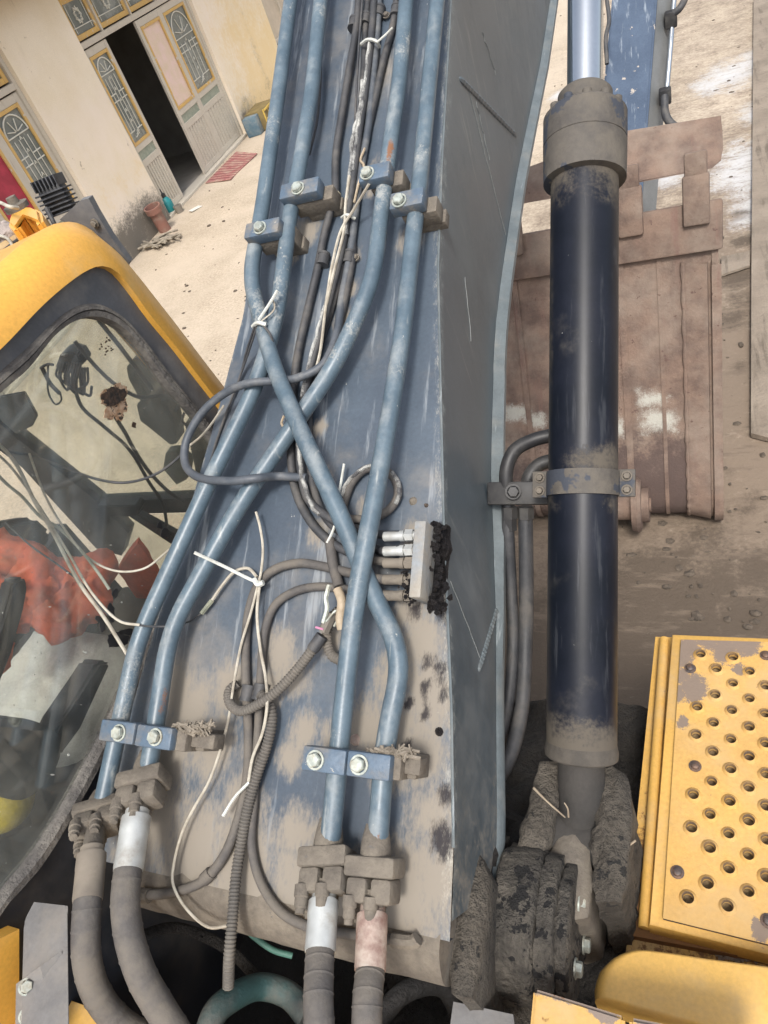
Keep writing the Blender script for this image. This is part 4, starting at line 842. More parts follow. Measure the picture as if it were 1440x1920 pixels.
bm = bmesh.new(); lathe(bm, Vector((-.78, 3.12, .20)), (1,0,0), [(0,.03),(0,.085),(.46,.085),(.46,.03)], 28); lathe(bm, Vector((-.33, 3.12, .20)), (1,0,0), [(0,.05),(0,.15),(.03,.16),(.05,.14),(.052,.10),(.09,.10),(.09,.04),(.10,.04)], 32); bmesh.ops.translate(bm, vec=(0,-.10,.02), verts=bm.verts); ob('pin_boss', bm, M_RUST, bk)
# ---- arm behind the bucket
bm = bmesh.new(); q = [onY(1147,0,5.3), onY(1232,0,5.3), onY(1212,262,4.80), onY(1122,262,4.80)]; u_ = (q[0]-q[3]).normalized(); w2 = (q[1]-q[2]).normalized()
q2 = [q[0]+u_*1.6, q[1]+w2*1.6, q[2]-w2*.75, q[3]-u_*.75]; prism(bm, q2, Vector((0,.32,-.22))); bmesh.ops.bevel(bm, geom=bm.edges[:], offset=.012, segments=2, affect='EDGES'); arm = ob('arm', bm, M_ARM, exc)
bm = bmesh.new(); P = [onY(1233,0,5.32), onY(1264,0,5.5), onY(1240,262,4.97), onY(1213,262,4.82)]; a_ = (P[0]-P[3]).normalized(); P = [P[0]+a_*1.6, P[1]+a_*1.6, P[2]-a_*.75, P[3]-a_*.75]; prism(bm, P, Vector((-.03,.06,-.03))); ob('side_web', bm, M_LEAD, arm)
dl = lambda pts, r, m_, nm, par: ob(nm, (lambda b: (tube(b, catmull([onY(*p) for p in pts], 8), r, 10), b)[1])(bmesh.new()), m_, par)
dl([(1272,-60,5.55),(1264,0,5.42),(1257,90,5.22),(1250,170,5.05)], .016, M_CHROME, 'steel_line', arm)
dl([(1246,180,5.0),(1248,215,4.92),(1262,235,4.86),(1295,246,4.8)], .024, M_CABLE, 'hose', arm); dl([(1264,25,5.2),(1275,15,5.2),(1290,-20,5.3),(1292,-60,5.4)], .020, M_CABLE, 'hose', arm)
for x, y, Y in ((1258,36,5.32),(1247,180,5.02)):
    bm = bmesh.new(); box(bm, onY(x, y, Y), Matrix.Identity(3), .035, .03, .045, .01); ob('line_clamp', bm, M_BLK, arm)
dl([(1138,0,5.1),(1142,40,5.0),(1136,70,4.9),(1138,120,4.8)], .012, M_CABLE, 'hose', arm)
# ---- tool box with perforated tread plate
ZT = 1.54
tbx = empty('tool_box', onZ(1330, 1500, ZT), exc)
bm = bmesh.new(); lb = bm.verts.layers.float.new('rust'); TL, TR, BR, BL = (1260,1188), (1560,1200), (1560,1822), (1216,1735)
P = [onZ(*p, ZT) for p in (TL, TR, BR, BL)]; pi_ = [onZ(*p, ZT) for p in ((1283,1205),(1556,1213),(1556,1794),(1250,1716))]; dn = lambda L, z: [p-Vector((0,0,z)) for p in L]; sh_ = lambda L, k: [sum(L, Vector())/4+(p-sum(L, Vector())/4)*k for p in L]; loft(bm, [dn(P,.06), dn(P,.010), dn(sh_(P,.993),.002), sh_(P,.985), pi_, dn(pi_,.05)], closed=True); ob('lid', bm, M_YEL2, tbx)
bm = bmesh.new(); lr = bm.verts.layers.float.new('rust'); lb = bm.verts.layers.float.new('bare')
P2 = [onZ(*p, ZT-.052) for p in ((1229,1194),(1570,1206),(1570,1826),(1172,1752))]; prism(bm, P2, Vector((0,0,-.40))); bmesh.ops.subdivide_edges(bm, edges=bm.edges[:], cuts=16, use_grid_fill=True)
for v in bm.verts: x, y = proj(v.co); v[lr] = .75*max(0, min(1, (y-1450)/250))+.2; v[lb] = .4 if y > 1700 else .15
ob('box_body', bm, M_YEL2, tbx)
bm = bmesh.new(); tube(bm, [onZ(1246,1198,ZT-.03), onZ(1208,1740,ZT-.03)], .013, 12); ob('edge_rail', bm, M_YEL2, tbx)
HO = [(1137,187),(1283,200),(1208,252),(1358,265),(1283,318),(1430,330),(1203,370),(1357,387),(1122,424),(1278,440),(1428,455),(1196,496),(1356,514),(1117,550),(1274,570),(1430,588),(1193,626),(1355,647),(1272,703),(1432,726),(1188,761),(1354,786),(1104,818),(1268,848),(1432,870),(1180,908),(1353,935),(1096,967),(1264,994),(1434,1022),(1178,1057),(1352,1090),(1264,1150),(1434,1188),(1168,1217),(1352,1254),(1080,1283),(1258,1320)]
HO += [(x+158, y+20) for x, y in HO if x > 1345 and y < 1260]+[(x+158, y+20) for x, y in HO if 1345 < x < 1400 and y < 300]
HP = [onZ(840+x/2.4, 1150+y/2.4, ZT+.012) for x, y in HO]; HR = .0110
pl = [onZ(*p, ZT+.012) for p in ((1277,1199),(1558,1207),(1558,1800),(1243,1722))]
def inside(p): return p.x < pl[1].x-.03
HP = [p for p in HP if inside(p)]
from mathutils.geometry import delaunay_2d_cdt
O2 = pl[0].xy; pts2 = []; eds = []
def seglerp(a, b, n): return [a.lerp(b, i/n) for i in range(n)]
def loop(ps):
    n0 = len(pts2); pts2.extend(ps); eds.extend((n0+i, n0+(i+1) % len(ps)) for i in range(len(ps)))
loop([p.xy-O2 for p in seglerp(pl[0], pl[1], 20)+seglerp(pl[1], pl[2], 40)+seglerp(pl[2], pl[3], 20)+seglerp(pl[3], pl[0], 40)])
for p in HP: loop([p.xy-O2+Vector((HR*math.cos(t), HR*math.sin(t))) for t in [2*math.pi*k/16 for k in range(16)]])
for i in range(1, 40):
    for j in range(1, 56):
        q = pl[0].lerp(pl[1], i/40).lerp(pl[3].lerp(pl[2], i/40), j/56)
        if all((q-p).length > HR*1.25 for p in HP): pts2.append(q.xy-O2)
cv, ce, cf, *_ = delaunay_2d_cdt(pts2, eds, [], 0, 1e-5)
bm = bmesh.new(); lb = bm.verts.layers.float.new('bare'); vv_ = [bm.verts.new((v.x+O2.x, v.y+O2.y, ZT+.012)) for v in cv]
for f in cf:
    c = sum((cv[i] for i in f), Vector((0,0)))/len(f)+O2
    if all((c-p.xy).length > HR*.97 for p in HP):
        try: bm.faces.new([vv_[i] for i in f])
        except ValueError: pass
BARE = [(1290,1212,26),(1330,1200,22),(1360,1218,30),(1400,1205,30),(1280,1230,24),(1300,1290,30),(1280,1265,16),(1280,1355,14),(1430,1750,22),(1270,1300,18),(1420,1735,16),(1385,1255,14),(1300,1305,16)]
for v in bm.verts: x, y = proj(v.co); v[lb] = 1.3*max([0]+[1-math.hypot(x-a, y-b)/(r*1.3) for a, b, r in BARE])
trd = ob('tread_plate', bm, M_PLATE, tbx, smooth=0)
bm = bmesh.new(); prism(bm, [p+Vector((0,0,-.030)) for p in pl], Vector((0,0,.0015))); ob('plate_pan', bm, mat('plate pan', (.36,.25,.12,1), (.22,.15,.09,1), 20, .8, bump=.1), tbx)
bm = bmesh.new(); rr = [bm.verts.new(p) for p in pl]; rl = [bm.verts.new(p+Vector((0,0,-.0095))) for p in pl]
for i in range(4): bm.faces.new((rr[i], rr[(i+1)%4], rl[(i+1)%4], rl[i]))
ob('plate_edge', bm, M_BLACKRUST, tbx)
bm = bmesh.new(); lathe(bm, (0,0,0), (0,0,1), [(-.008,HR*.88),(0,HR*.94),(.0050,HR*1.0),(.0062,HR*1.08),(.0052,HR*1.22),(.0022,HR*1.42),(.0005,HR*1.62),(-.001,HR*1.66)], 18, close=False); rim_me = mesh('hole_rim', bm, M_PLATE)
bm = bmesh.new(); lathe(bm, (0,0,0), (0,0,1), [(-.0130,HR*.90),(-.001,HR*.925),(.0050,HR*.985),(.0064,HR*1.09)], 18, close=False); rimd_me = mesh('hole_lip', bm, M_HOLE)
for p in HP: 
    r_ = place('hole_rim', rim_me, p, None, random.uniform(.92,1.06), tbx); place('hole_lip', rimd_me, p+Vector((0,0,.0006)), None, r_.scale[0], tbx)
dome = bmesh.new(); lathe(dome, (0,0,0), (0,0,1), [(0,.018),(.002,.018),(.003,.012),(.008,.011),(.011,.006)], 16); dome_me = mesh('plate_bolt', dome, mat('dark plate bolt', (.075,.065,.065,1), (.15,.09,.06,1), 60, .5, metal=.3))
for x, y in ((1430,190),(1090,248),(1112,688),(1032,1165),(1440,1385)): place('plate_bolt', dome_me, onZ(840+x/2.4, 1150+y/2.4, ZT+.0125), None, .8, tbx)
bm = bmesh.new(); P = [onZ(*p, ZT-.06) for p in ((1268,1746),(1410,1782),(1410,1796),(1268,1760))]; prism(bm, P, Vector((0,0,-.03))); ob('hinge', bm, M_YEL2, tbx)
# rusty ledge, rounded cover and front plate nearest the camera
bm = bmesh.new(); lr = bm.verts.layers.float.new('rust'); lb = bm.verts.layers.float.new('bare'); P = [onZ(*p, 1.46) for p in ((1183,1735),(1580,1815),(1580,1960),(1160,1850))]; prism(bm, P, Vector((0,0,-.05))); bmesh.ops.subdivide_edges(bm, edges=bm.edges[:], cuts=10, use_grid_fill=True)
for v in bm.verts: v[lr] = .5+.4*fb(v.co, 14); v[lb] = .3
ob('rusty_ledge', bm, M_YEL2, exc)
bm = bmesh.new()
for k in range(70):
    c = onZ(random.uniform(1345,1440), random.uniform(1768,1800)+ (0), 1.462+random.uniform(0,.006)); a = random.uniform(0,6.28); A = axes((random.uniform(-.3,.3),random.uniform(-.3,.3),1), (math.cos(a),math.sin(a),0)); box(bm, c, A, random.uniform(.003,.011), random.uniform(.002,.005), .0012)
ob('wood_chips', bm, mat('wood chips', (.26,.21,.16,1), (.14,.11,.09,1), 60, .9), label='small wood chips lying on the rusty ledge below the toolbox', cat='debris', kind='stuff')
outl = [(1112,1872),(1111,1845),(1120,1818),(1140,1795),(1165,1780),(1195,1774),(1260,1782),(1340,1794),(1450,1808),(1580,1826),(1580,1980),(1440,1958),(1300,1924),(1200,1896)]
cz = 1.66; bm = bmesh.new(); ctr = sum((onZ(*p, cz) for p in outl), Vector())/len(outl); base = [onZ(*p, cz) for p in outl]; base = resample(base+[base[0]], 60)[:-1]; rows = []
for i in range(8):
    t = i/7; sc_ = 1-.16*(1-math.cos(t*math.pi/2)); rows.append([ctr+(p-ctr)*sc_+Vector((0,0,.035*math.sin(t*math.pi/2)-.035)) for p in base])
V = loft(bm, [[p+Vector((0,0,-.10)) for p in rows[0]]]+rows, closed=True); bm.faces.new(V[-1]); ob('rounded_cover', bm, M_YEL2 if 0 else mat('smooth yellow cover', (.63,.385,.105,1), (.59,.355,.09,1), 4, .45, dust=(.52,.38,.20,1), damt=.25, dsc=4, chip=(.15,.11,.09,1), cthr=.77, csc=25, bump=.01), exc, smooth=60)
for pts, bev in (([(1000,1852),(1172,1905),(1165,2010),(985,2010)], .006), ([(1180,1906),(1460,1960),(1460,2060),(1176,2030)], .006)):
    bm = bmesh.new(); lr = bm.verts.layers.float.new('rust'); lb = bm.verts.layers.float.new('bare'); P = [onZ(*p, 1.86) for p in pts]; prism(bm, P, Vector((0,0,-.06))); bmesh.ops.bevel(bm, geom=bm.edges[:], offset=bev, segments=2, affect='EDGES'); bmesh.ops.subdivide_edges(bm, edges=[e for e in bm.edges if e.calc_length() > .03], cuts=8, use_grid_fill=True)
    for v in bm.verts:
        x, y = proj(v.co); f = max(0, 1-abs((y-1852)-(x-1000)*.31)/16); v[lb] = max(f, 1.4*max(0, 1-math.hypot((x-1140)/38, (y-1905)/26)), 1.2*max(0, 1-math.hypot((x-1210)/40, (y-1918)/16)), 1.0*max(0, 1-math.hypot((x-1290)/70, (y-1945)/22))); v[lr] = .6*max(0, 1-math.hypot((x-1020)/24, (y-1905)/24))+.4*f
    ob('deck_plate', bm, M_YEL2, exc)
# twigs caught in the mud
def twig(pts, r, label):
    bm = bmesh.new(); P = catmull([onD(*p) for p in pts], 5); n = len(P); tube(bm, P, [r*(1-.5*i/n) for i in range(n)], 6)
    ob('twig', bm, mat('dry twig', (.34,.28,.20,1), (.24,.19,.14,1), 30, .9), label=label, cat='twig')
twig([(1086,1624,1.5),(1130,1610,1.48),(1165,1595,1.46),(1192,1576,1.45)], .0042, 'brown twig lying across the muddy bracket towards the toolbox')
twig([(1000,1477,1.5),(1025,1502,1.5),(1060,1533,1.48)], .0028, 'thin pale straw leaning on the muddy cylinder mount')
twig([(1066,1532,1.47),(1064,1515,1.46),(1058,1505,1.46)], .0022, 'short forked twig on top of the pointed bracket')
# ================================================================== CAB
XC = -1.2
cab = empty('cab', (-1.65, .6, 1.3), exc)
def px(l, X=XC): return [onX(x, y, X) for x, y in l]
def tow(p, x): s = (-540-p[1])/(1270-p[0]); return (x, p[1]+s*(x-p[0]))
OUT = [(42,455),(80,430),(105,419),(137,418),(166,432),(192,457),(224,493),(272,547),(320,608),(367,668),(418,732),(470,800)]
INN = [(0,646),(64,579),(112,537),(153,509),(179,501),(204,509),(230,537),(275,598),(320,652),(367,713),(409,767),(470,852)]
RBO = [(0,697),(48,655),(96,608),(134,579),(166,569),(198,574),(230,595),(272,643),(320,707),(380,780),(452,880)]
RBI = [(0,735),(48,694),(96,633),(128,608),(160,596),(192,598),(224,614),(265,655),(313,722),(367,783),(440,890)]
OUT = [tow((42,455), -420), tow((42,455),-160), (0,490)]+OUT[0:]; INN = [tow((0,646),-420), tow((0,646),-160)]+INN; RBO = [tow((0,697),-330)]+RBO; RBI = [tow((0,735),-300)]+RBI
N1 = 70
outr = resample(catmull(px(OUT, XC-.07), 6), N1); inn = resample(catmull(px(INN), 6), N1); rbo = resample(catmull(px(RBO), 6), N1); rbi = resample(catmull(px(RBI), 6), N1)
mid = [a.lerp(b, .42)+Vector((.035,0,.012)) for a, b in zip(outr, inn)]; mid2 = [a.lerp(b, .12)+Vector((.012,0,.014)) for a, b in zip(outr, inn)]; mid3 = [a.lerp(b, .80)+Vector((.028,0,.0)) for a, b in zip(outr, inn)]; innr = [p+Vector((.018,0,0)) for p in inn]
inside_ = [p+Vector((-.16,-.02,-.02)) for p in outr]
bm = bmesh.new(); loft(bm, [inside_, outr, mid2, mid, mid3, innr, inn]); ob('roof_rail', bm, M_YEL, cab, smooth=50)
bm = bmesh.new(); loft(bm, [inn, [p.lerp(q, .5) for p, q in zip(inn, rbo)], rbo]); ob('side_panel', bm, M_GREYP, cab)
bm = bmesh.new(); ins = [p+Vector((-.02,0,0)) for p in rbi]; loft(bm, [rbo, [a.lerp(b,.2)+Vector((.010,0,0)) for a, b in zip(rbo, rbi)], [a.lerp(b,.45)+Vector((.011,0,0)) for a, b in zip(rbo, rbi)], [a.lerp(b,.5)+Vector((.004,0,0)) for a, b in zip(rbo, rbi)], [a.lerp(b,.55)+Vector((.010,0,0)) for a, b in zip(rbo, rbi)], [a.lerp(b,.95)+Vector((.008,0,0)) for a, b in zip(rbo, rbi)], rbi, ins]); ob('window_seal', bm, M_RUB, cab)
LOWI = [(440,915),(330,1110),(258,1240),(196,1372),(120,1515),(60,1608),(0,1682),tow((0,1682),-300)]; LOWO = [(452,935),(345,1130),(275,1262),(205,1402),(129,1542),(65,1642),(0,1712),tow((0,1712),-330)]
li = resample(catmull(px(LOWI),5), 40); lo_ = resample(catmull(px(LOWO),5), 40)
bm = bmesh.new(); loft(bm, [[p+Vector((-.02,0,0)) for p in li], li, [a.lerp(b,.3)+Vector((.010,0,0)) for a, b in zip(li, lo_)], [a.lerp(b,.75)+Vector((.010,0,0)) for a, b in zip(li, lo_)], lo_]); ob('window_seal', bm, M_RUB, cab)
bm = bmesh.new(); lw_ = [Vector((XC, p.y, 1.3)) for p in lo_]; loft(bm, [[p+Vector((-.003,0,0)) for p in lo_], [Vector((XC-.003,p.y,p.z-.05)) for p in lo_], lw_]); ob('lower_panel', bm, mat('painted-shade cab panel', (.028,.033,.045,1), (.02,.024,.032,1), 6, .45, bump=.02, dust=(.12,.11,.1,1), damt=.2), cab)  # near-black tone paints in the shade below the side window
# glass
def glass(name, tint=(.965,.975,.955,1), dust=.18, dsc=3.0, dcol=(.42,.42,.38,1), ref=.05, trl=.3):
    g = NT(name); pos = g.n('NewGeometry').outputs['Position']
    t = g.n('BsdfTransparent'); t.inputs[0].default_value = tint
    gl = g.n('BsdfGlossy'); gl.inputs['Roughness'].default_value = .03; gl.inputs['Color'].default_value = (1,1,1,1)
    d1 = g.n('BsdfDiffuse'); d1.inputs[0].default_value = dcol; d2 = g.n('BsdfTranslucent'); d2.inputs[0].default_value = dcol; d = g.n('MixShader'); d.inputs[0].default_value = trl; g.l(d1.outputs[0], d.inputs[1]); g.l(d2.outputs[0], d.inputs[2])
    lw2 = g.n('LayerWeight'); lw2.inputs[0].default_value = .35
    m1 = g.n('MixShader'); g.l(g.math('ADD', g.math('MULTIPLY', lw2.outputs['Fresnel'], .14), ref*.3), m1.inputs[0]); g.l(t.outputs[0], m1.inputs[1]); g.l(gl.outputs[0], m1.inputs[2])
    f = g.math('ADD', g.math('MULTIPLY', g.rng(g.noise(pos, dsc, 8, .7), .38, .72), dust*1.6), dust*.35)
    f = g.math('ADD', f, g.math('MULTIPLY', g.rng(g.noise(pos, 75, 3, .6), .70, .76), .5))
    m2 = g.n('MixShader'); g.l(f, m2.inputs[0]); g.l(m1.outputs[0], m2.inputs[1]); g.l(d.outputs[0], m2.inputs[2])
    g.l(m2.outputs[0], g.out.inputs[0]); return g.m
M_GLASS = glass('dusty cab glass', dust=.115, dcol=(.46,.47,.44,1), ref=.16); M_GLASS2 = glass('hazy windshield glass', (.97,.985,.945,1), .12, 2.0, (.62,.63,.54,1), trl=.6)
bm = bmesh.new(); gp = [p+Vector((-.012,0,0)) for p in rbi]+[p+Vector((-.012,0,0)) for p in li]; prism(bm, gp, Vector((-.004,0,0))); ob('side_window', bm, M_GLASS, cab, smooth=0)
# shell: roof, floor, rear wall, left side frame, front frame
XL = -2.12; YF = 1.36
bm = bmesh.new(); q0, q1, q2_, q3 = [(XL,-.55),(-1.36,-.55),(-1.36,1.12),(XL,1.12)], [(XL+.12,-.3),(-1.46,-.3),(-1.46,.62),(XL+.12,.62)], 0, 0
for z in (2.80, 2.86): loft(bm, [[Vector((*p, z)) for p in q0], [Vector((*p, z)) for p in q1]], closed=True)
for q in (q0, q1): loft(bm, [[Vector((*p, 2.80)) for p in q], [Vector((*p, 2.86)) for p in q]], closed=True)
bmesh.ops.remove_doubles(bm, verts=bm.verts, dist=1e-5); ob('roof', bm, M_GREYP, cab)
bm = bmesh.new(); abox(bm, (XL+.121,-.299,2.825), (-1.461,.619,2.831)); ob('added_roof_hatch', bm, M_GLASS, cab, smooth=0)  # unseen hatch, added to let light down onto the seat cloth
bm = bmesh.new(); abox(bm, (XL,-.55,1.25), (XC-.01,YF,1.31)); ob('cab_floor', bm, M_BLK, cab)
bm = bmesh.new(); abox(bm, (XL,-.60,1.31), (XC-.01,-.56,1.95)); ob('rear_wall', bm, M_GREYP, cab)
bm = bmesh.new(); abox(bm, (XL,-.56,1.31), (XL+.05,1.30,1.95)); abox(bm, (XL,-.56,1.95), (XL+.05,-.48,2.8)); abox(bm, (XL,.28,1.95), (XL+.05,.36,2.8)); abox(bm, (XL, -.56,2.7), (XL+.05,1.28,2.8)); ob('left_door', bm, M_BLK, cab)
bm = bmesh.new(); P = [onY(x, y, YF) for x, y in ((-60,745),(-20,776),(19,812),(182,940),(240,1000),(228,1042),(180,1028),(41,876),(-60,800))]; prism(bm, P, Vector((0,.05,0)))
ob('front_pillar', bm, M_BLK, cab)
bm = bmesh.new(); P = [onY(x, y, YF) for x, y in ((176,941),(470,930),(470,958),(262,963),(205,966))]; prism(bm, P, Vector((0,.04,0)))
ob('front_rail', bm, M_BLK, cab)
bm = bmesh.new(); P = [onY(x, y, YF+.02) for x, y in ((0,797),(182,940),(470,930),(430,760),(225,560),(0,560))]; prism(bm, P, Vector((0,.005,0))); ob('windshield', bm, M_GLASS2, cab, smooth=0)
bm = bmesh.new(); P = [onY(x, y, YF+.02) for x, y in ((205,968),(470,960),(560,1250),(330,1250))]; prism(bm, P, Vector((0,.005,0))); ob('lower_windshield', bm, M_GLASS2, cab, smooth=0)
# fittings seen through the window
def ytube(pts, r, m_, name, Y=YF-.05, par=cab): 
    bm = bmesh.new(); tube(bm, catmull([onY(x, y, Y) for x, y in pts], 6), r, 8); return ob(name, bm, m_, par)
def yprism(pts, m_, name, Y=YF-.06, th=.04, par=cab):
    bm = bmesh.new(); prism(bm, [onY(x, y, Y) for x, y in pts], Vector((0,th,0))); bmesh.ops.bevel(bm, geom=bm.edges[:], offset=.004, segments=2, affect='EDGES'); return ob(name, bm, m_, par)
yprism([(180,950),(255,948),(262,955),(258,966),(240,970),(200,970),(184,962)], M_BLK, 'latch_handle', YF-.08); yprism([(240,968),(258,966),(330,1005),(322,1022)], M_BLK, 'wiper_arm', YF-.05, .03)
yprism([(236,690),(250,672),(268,676),(285,695),(318,715),(314,730),(300,745),(288,728),(255,690),(248,696),(280,745),(300,780),(290,790),(262,748),(240,712)], M_BLK, 'mirror_bracket', YF+.07)
yprism([(255,760),(270,748),(310,755),(325,790),(332,832),(320,836),(280,800),(262,790)], M_BLK, 'mirror', YF+.10, .06); yprism([(345,795),(368,785),(400,790),(400,830),(380,840),(385,880),(368,900),(360,850)], M_BLK, 'mirror_stay', YF+.08)
yprism([(310,850),(330,848),(355,868),(350,900),(330,910),(305,880)], mat('hazy grey fitting', (.16,.16,.14,1), None, 6, .7), 'lamp_housing', YF+.08)
yprism([(-10,745),(45,735),(70,780),(60,800),(30,815),(-10,780)], mat('dusty dark corner', (.12,.12,.11,1), None, 6, .8), 'sun_blind', YF-.06, .01)
yprism([(103,690),(112,665),(128,660),(145,666),(156,684),(140,690),(128,702),(112,700)], M_BLK, 'wire_bundle', YF-.05, .05)
for k in range(9):
    x = 112+5*k; ytube([(x, 680), (x-8+random.uniform(-4,4), 705+3*k), (x+10+random.uniform(-6,6), 715+random.uniform(0,25)), (x+12, 690)], .0035, M_BLK, 'loose_wire', YF-.04-.006*k)
for pts, r in (([(78,688),(95,720),(112,738)],.006),([(76,690),(90,683),(100,684)],.004),([(90,685),(92,740),(104,758),(115,750),(112,735)],.0028),([(118,685),(140,730),(155,765),(195,800),(240,840),(280,905),(305,945),(315,1010)],.0055),([(215,780),(235,812),(250,840),(280,885),(320,925),(345,940)],.006),([(140,640),(175,682),(215,720),(262,745),(310,742),(335,755),(330,770)],.0055),([(185,600),(225,650),(255,690),(285,730)],.006),([(150,706),(156,735),(168,742),(172,725)],.004),([(345,775),(342,790),(352,800)],.004)):
    ytube(pts, r, M_BLK, 'loose_wire', YF-.03)
# stains and torn stickers on the glass
def splat(x, y, rx, ry, m_, name='glass_stain', n=34, off=.004, X=XC-.012, o=0):
    bm = bmesh.new(); pts = []
    for k in range(n):
        a = 2*math.pi*k/n; r = 1+.45*noise.noise(Vector((math.cos(a)*1.6+o, math.sin(a)*1.6, o*3.1)))+.2*noise.noise(Vector((math.cos(a)*6+o, math.sin(a)*6, o)))
        pts.append(onX(x+rx*r*math.cos(a), y+ry*r*math.sin(a), X+off))
    prism(bm, pts, Vector((-.0012,0,0))); return ob(name, bm, m_, cab, smooth=0)
M_SP1 = mat('brown glass residue', (.30,.17,.09,1), (.40,.29,.20,1), 60, .8, chip=(.05,.035,.025,1), cthr=.55, csc=90); M_SP2 = mat('burnt residue', (.020,.015,.012,1), (.07,.04,.025,1), 70, .9, bump=.2)
splat(217,754,27,34, M_SP1, n=90, o=2); splat(214,742,21,17, M_SP2, n=90, off=.006, o=5)
for k in range(16): splat(200+random.gauss(0,6), 645+random.gauss(0,9), 1.6, 1.6, M_SP2, n=8, o=k)
splat(252,797,4,6,M_SP2,o=3)
for x, y, rx, ry, o in ((192,1172,6,15,1),(208,1150,8,16,4),(216,1112,5,9,6),(222,1200,20,14,7),(240,1185,14,6,9),(310,1000,9,10,11),(300,985,5,7,12),(185,1160,5,6,13)): splat(x, y, rx, ry, M_BLK, 'sticker_scrap', 22, o=o)
for k in range(26): splat(random.gauss(120,70), random.gauss(1260,140), abs(random.gauss(0,1.5))+.4, abs(random.gauss(0,1.0))+.4, mat('white specks', (.55,.55,.5,1), None, 9, .9), 'glass_speck', 6, o=k)
# wires strung between cab and boom
def ncable(pts, r, m_, name='wire'): return dcable(name, pts, r, m_, 7, 8)
ncable([(-40,832,1.6),(20,848,1.6),(60,855,1.6),(120,876,1.6),(180,898,1.61),(235,905,1.62),(290,890,1.65),(330,862,1.67),(352,838,1.68)], .0032, M_CABLE)
ncable([(-30,815,1.58),(0,835,1.58),(30,870,1.58),(65,940,1.58),(100,1000,1.56),(150,1095,1.53),(190,1150,1.54),(225,1205,1.55),(246,1240,1.56)], .0042, M_WIRE); ncable([(-30,830,1.59),(15,870,1.59),(50,915,1.58),(90,975,1.57),(130,1040,1.55),(175,1115,1.53),(225,1165,1.52),(262,1172,1.52)], .0030, M_WIRE)
ncable([(-30,860,1.6),(10,905,1.6),(40,930,1.6),(75,968,1.58),(110,990,1.58),(150,1030,1.57),(185,1075,1.56),(205,1105,1.56)], .0036, mat('grey green wire', (.26,.27,.22,1)), ); ncable([(55,850,1.58),(62,870,1.58),(85,930,1.57),(120,990,1.57),(165,1045,1.57),(215,1070,1.58),(270,1066,1.58),(318,1030,1.6)], .0026, M_WIRE)
ncable([(10,980,1.56),(60,1025,1.56),(110,1060,1.55),(160,1100,1.54),(200,1150,1.53),(260,1172,1.52),(330,1175,1.5)], .0022, M_CABLE)
# seat, console
bm = bmesh.new(); sc0 = onX(60, 1300, -1.62); box(bm, Vector((-1.66,.52,1.72)), Matrix.Rotation(.08,3,'X'), .26, .27, .10, .05, 3); seat = ob('seat', bm, M_BLK, cab)
bm = bmesh.new(); box(bm, Vector((-1.66,.16,2.02)), Matrix.Rotation(-.18,3,'X'), .25, .075, .34, .06, 4); ob('seat_back', bm, M_BLK, seat)
bm = bmesh.new(); P = [onX(x, y, -1.36) for x, y in ((186,1240),(205,1238),(210,1248),(150,1365),(118,1420),(90,1400),(120,1350))]; prism(bm, P, Vector((-.07,0,0))); bmesh.ops.bevel(bm, geom=bm.edges[:], offset=.010, segments=2, affect='EDGES'); ob('armrest', bm, M_BLK, cab)
bm = bmesh.new(); P = catmull([onX(x, y, -1.34) for x, y in ((-40,1352),(30,1345),(80,1358),(108,1378),(112,1420),(85,1470),(40,1500),(-20,1480),(-40,1440))], 4); prism(bm, P, Vector((-.10,0,0))); ob('side_console', bm, M_BLK, cab)
bm = bmesh.new(); lathe(bm, Vector((-1.36,.62,1.35)), (0,.15,1), [(0,.05),(.5,.012),(.52,.03),(.60,.034),(.66,.02)], 14); bm.free()
bm = bmesh.new(); abox(bm, (-1.42,.05,1.31), (-1.25,.95,1.62), .02); abox(bm, (-2.05,.3,1.31), (-1.95,1.0,1.85), .02); ob('console_box', bm, M_BLK, cab)
bm = bmesh.new(); abox(bm, (-2.06,1.02,1.31), (-1.3,1.3,1.60), .02); ob('front_console', bm, mat('grey brown trim', (.16,.145,.125,1), None, 5, .8), cab)
# black control column in front of the orange jacket
bm = bmesh.new(); P = [onX(x, y, -1.52) for x, y in ((26,1088),(48,1080),(55,1100),(46,1150),(20,1225),(0,1290),(-30,1330),(-30,1260),(10,1180))]; prism(bm, P, Vector((-.05,0,0))); bmesh.ops.bevel(bm, geom=bm.edges[:], offset=.008, segments=2, affect='EDGES'); ob('control_lever', bm, M_BLK, cab)
bm = bmesh.new(); P = [onX(x, y, -1.85) for x, y in ((-30,985),(70,968),(105,1000),(90,1030),(20,1060),(-30,1075))]; prism(bm, P, Vector((-.08,0,0))); bmesh.ops.bevel(bm, geom=bm.edges[:], offset=.02, segments=3, affect='EDGES'); ob('monitor_hood', bm, M_BLK, cab)
# cloth on the seat
M_CLOTH = mat('grey seat cloth', (.58,.575,.53,1), (.48,.475,.44,1), 4, .95, bump=.1, bsc=40)
OUTC = [(60,1160),(130,1165),(215,1170),(240,1185),(222,1235),(170,1330),(128,1400),(40,1420),(-40,1400),(-40,1290),(20,1220)]
bm = bmesh.new(); base = resample(catmull([onZ(x, y, 1.90) for x, y in OUTC+OUTC[:1]], 4), 60)[:-1]; ctr = sum(base, Vector())/len(base); rows = []
for i in range(16):
    t = i/15; rows.append([ctr+(p-ctr)*(1-t*.97)+Vector((0,0,-.10*(1-min(1,t*3))**2+.035*fb((ctr+(p-ctr)*(1-t*.97))*Vector((1,1,1)).x+Vector((5,0,0)), 5.5)*min(1,t*3)+.02*math.sin(t*3.1))) for p in base])
V = loft(bm, rows, closed=True); bm.faces.new(V[-1]); ob('seat_cloth', bm, M_CLOTH, label='creased grey cloth spread over the cab seat', cat='cloth', smooth=70, base=True)
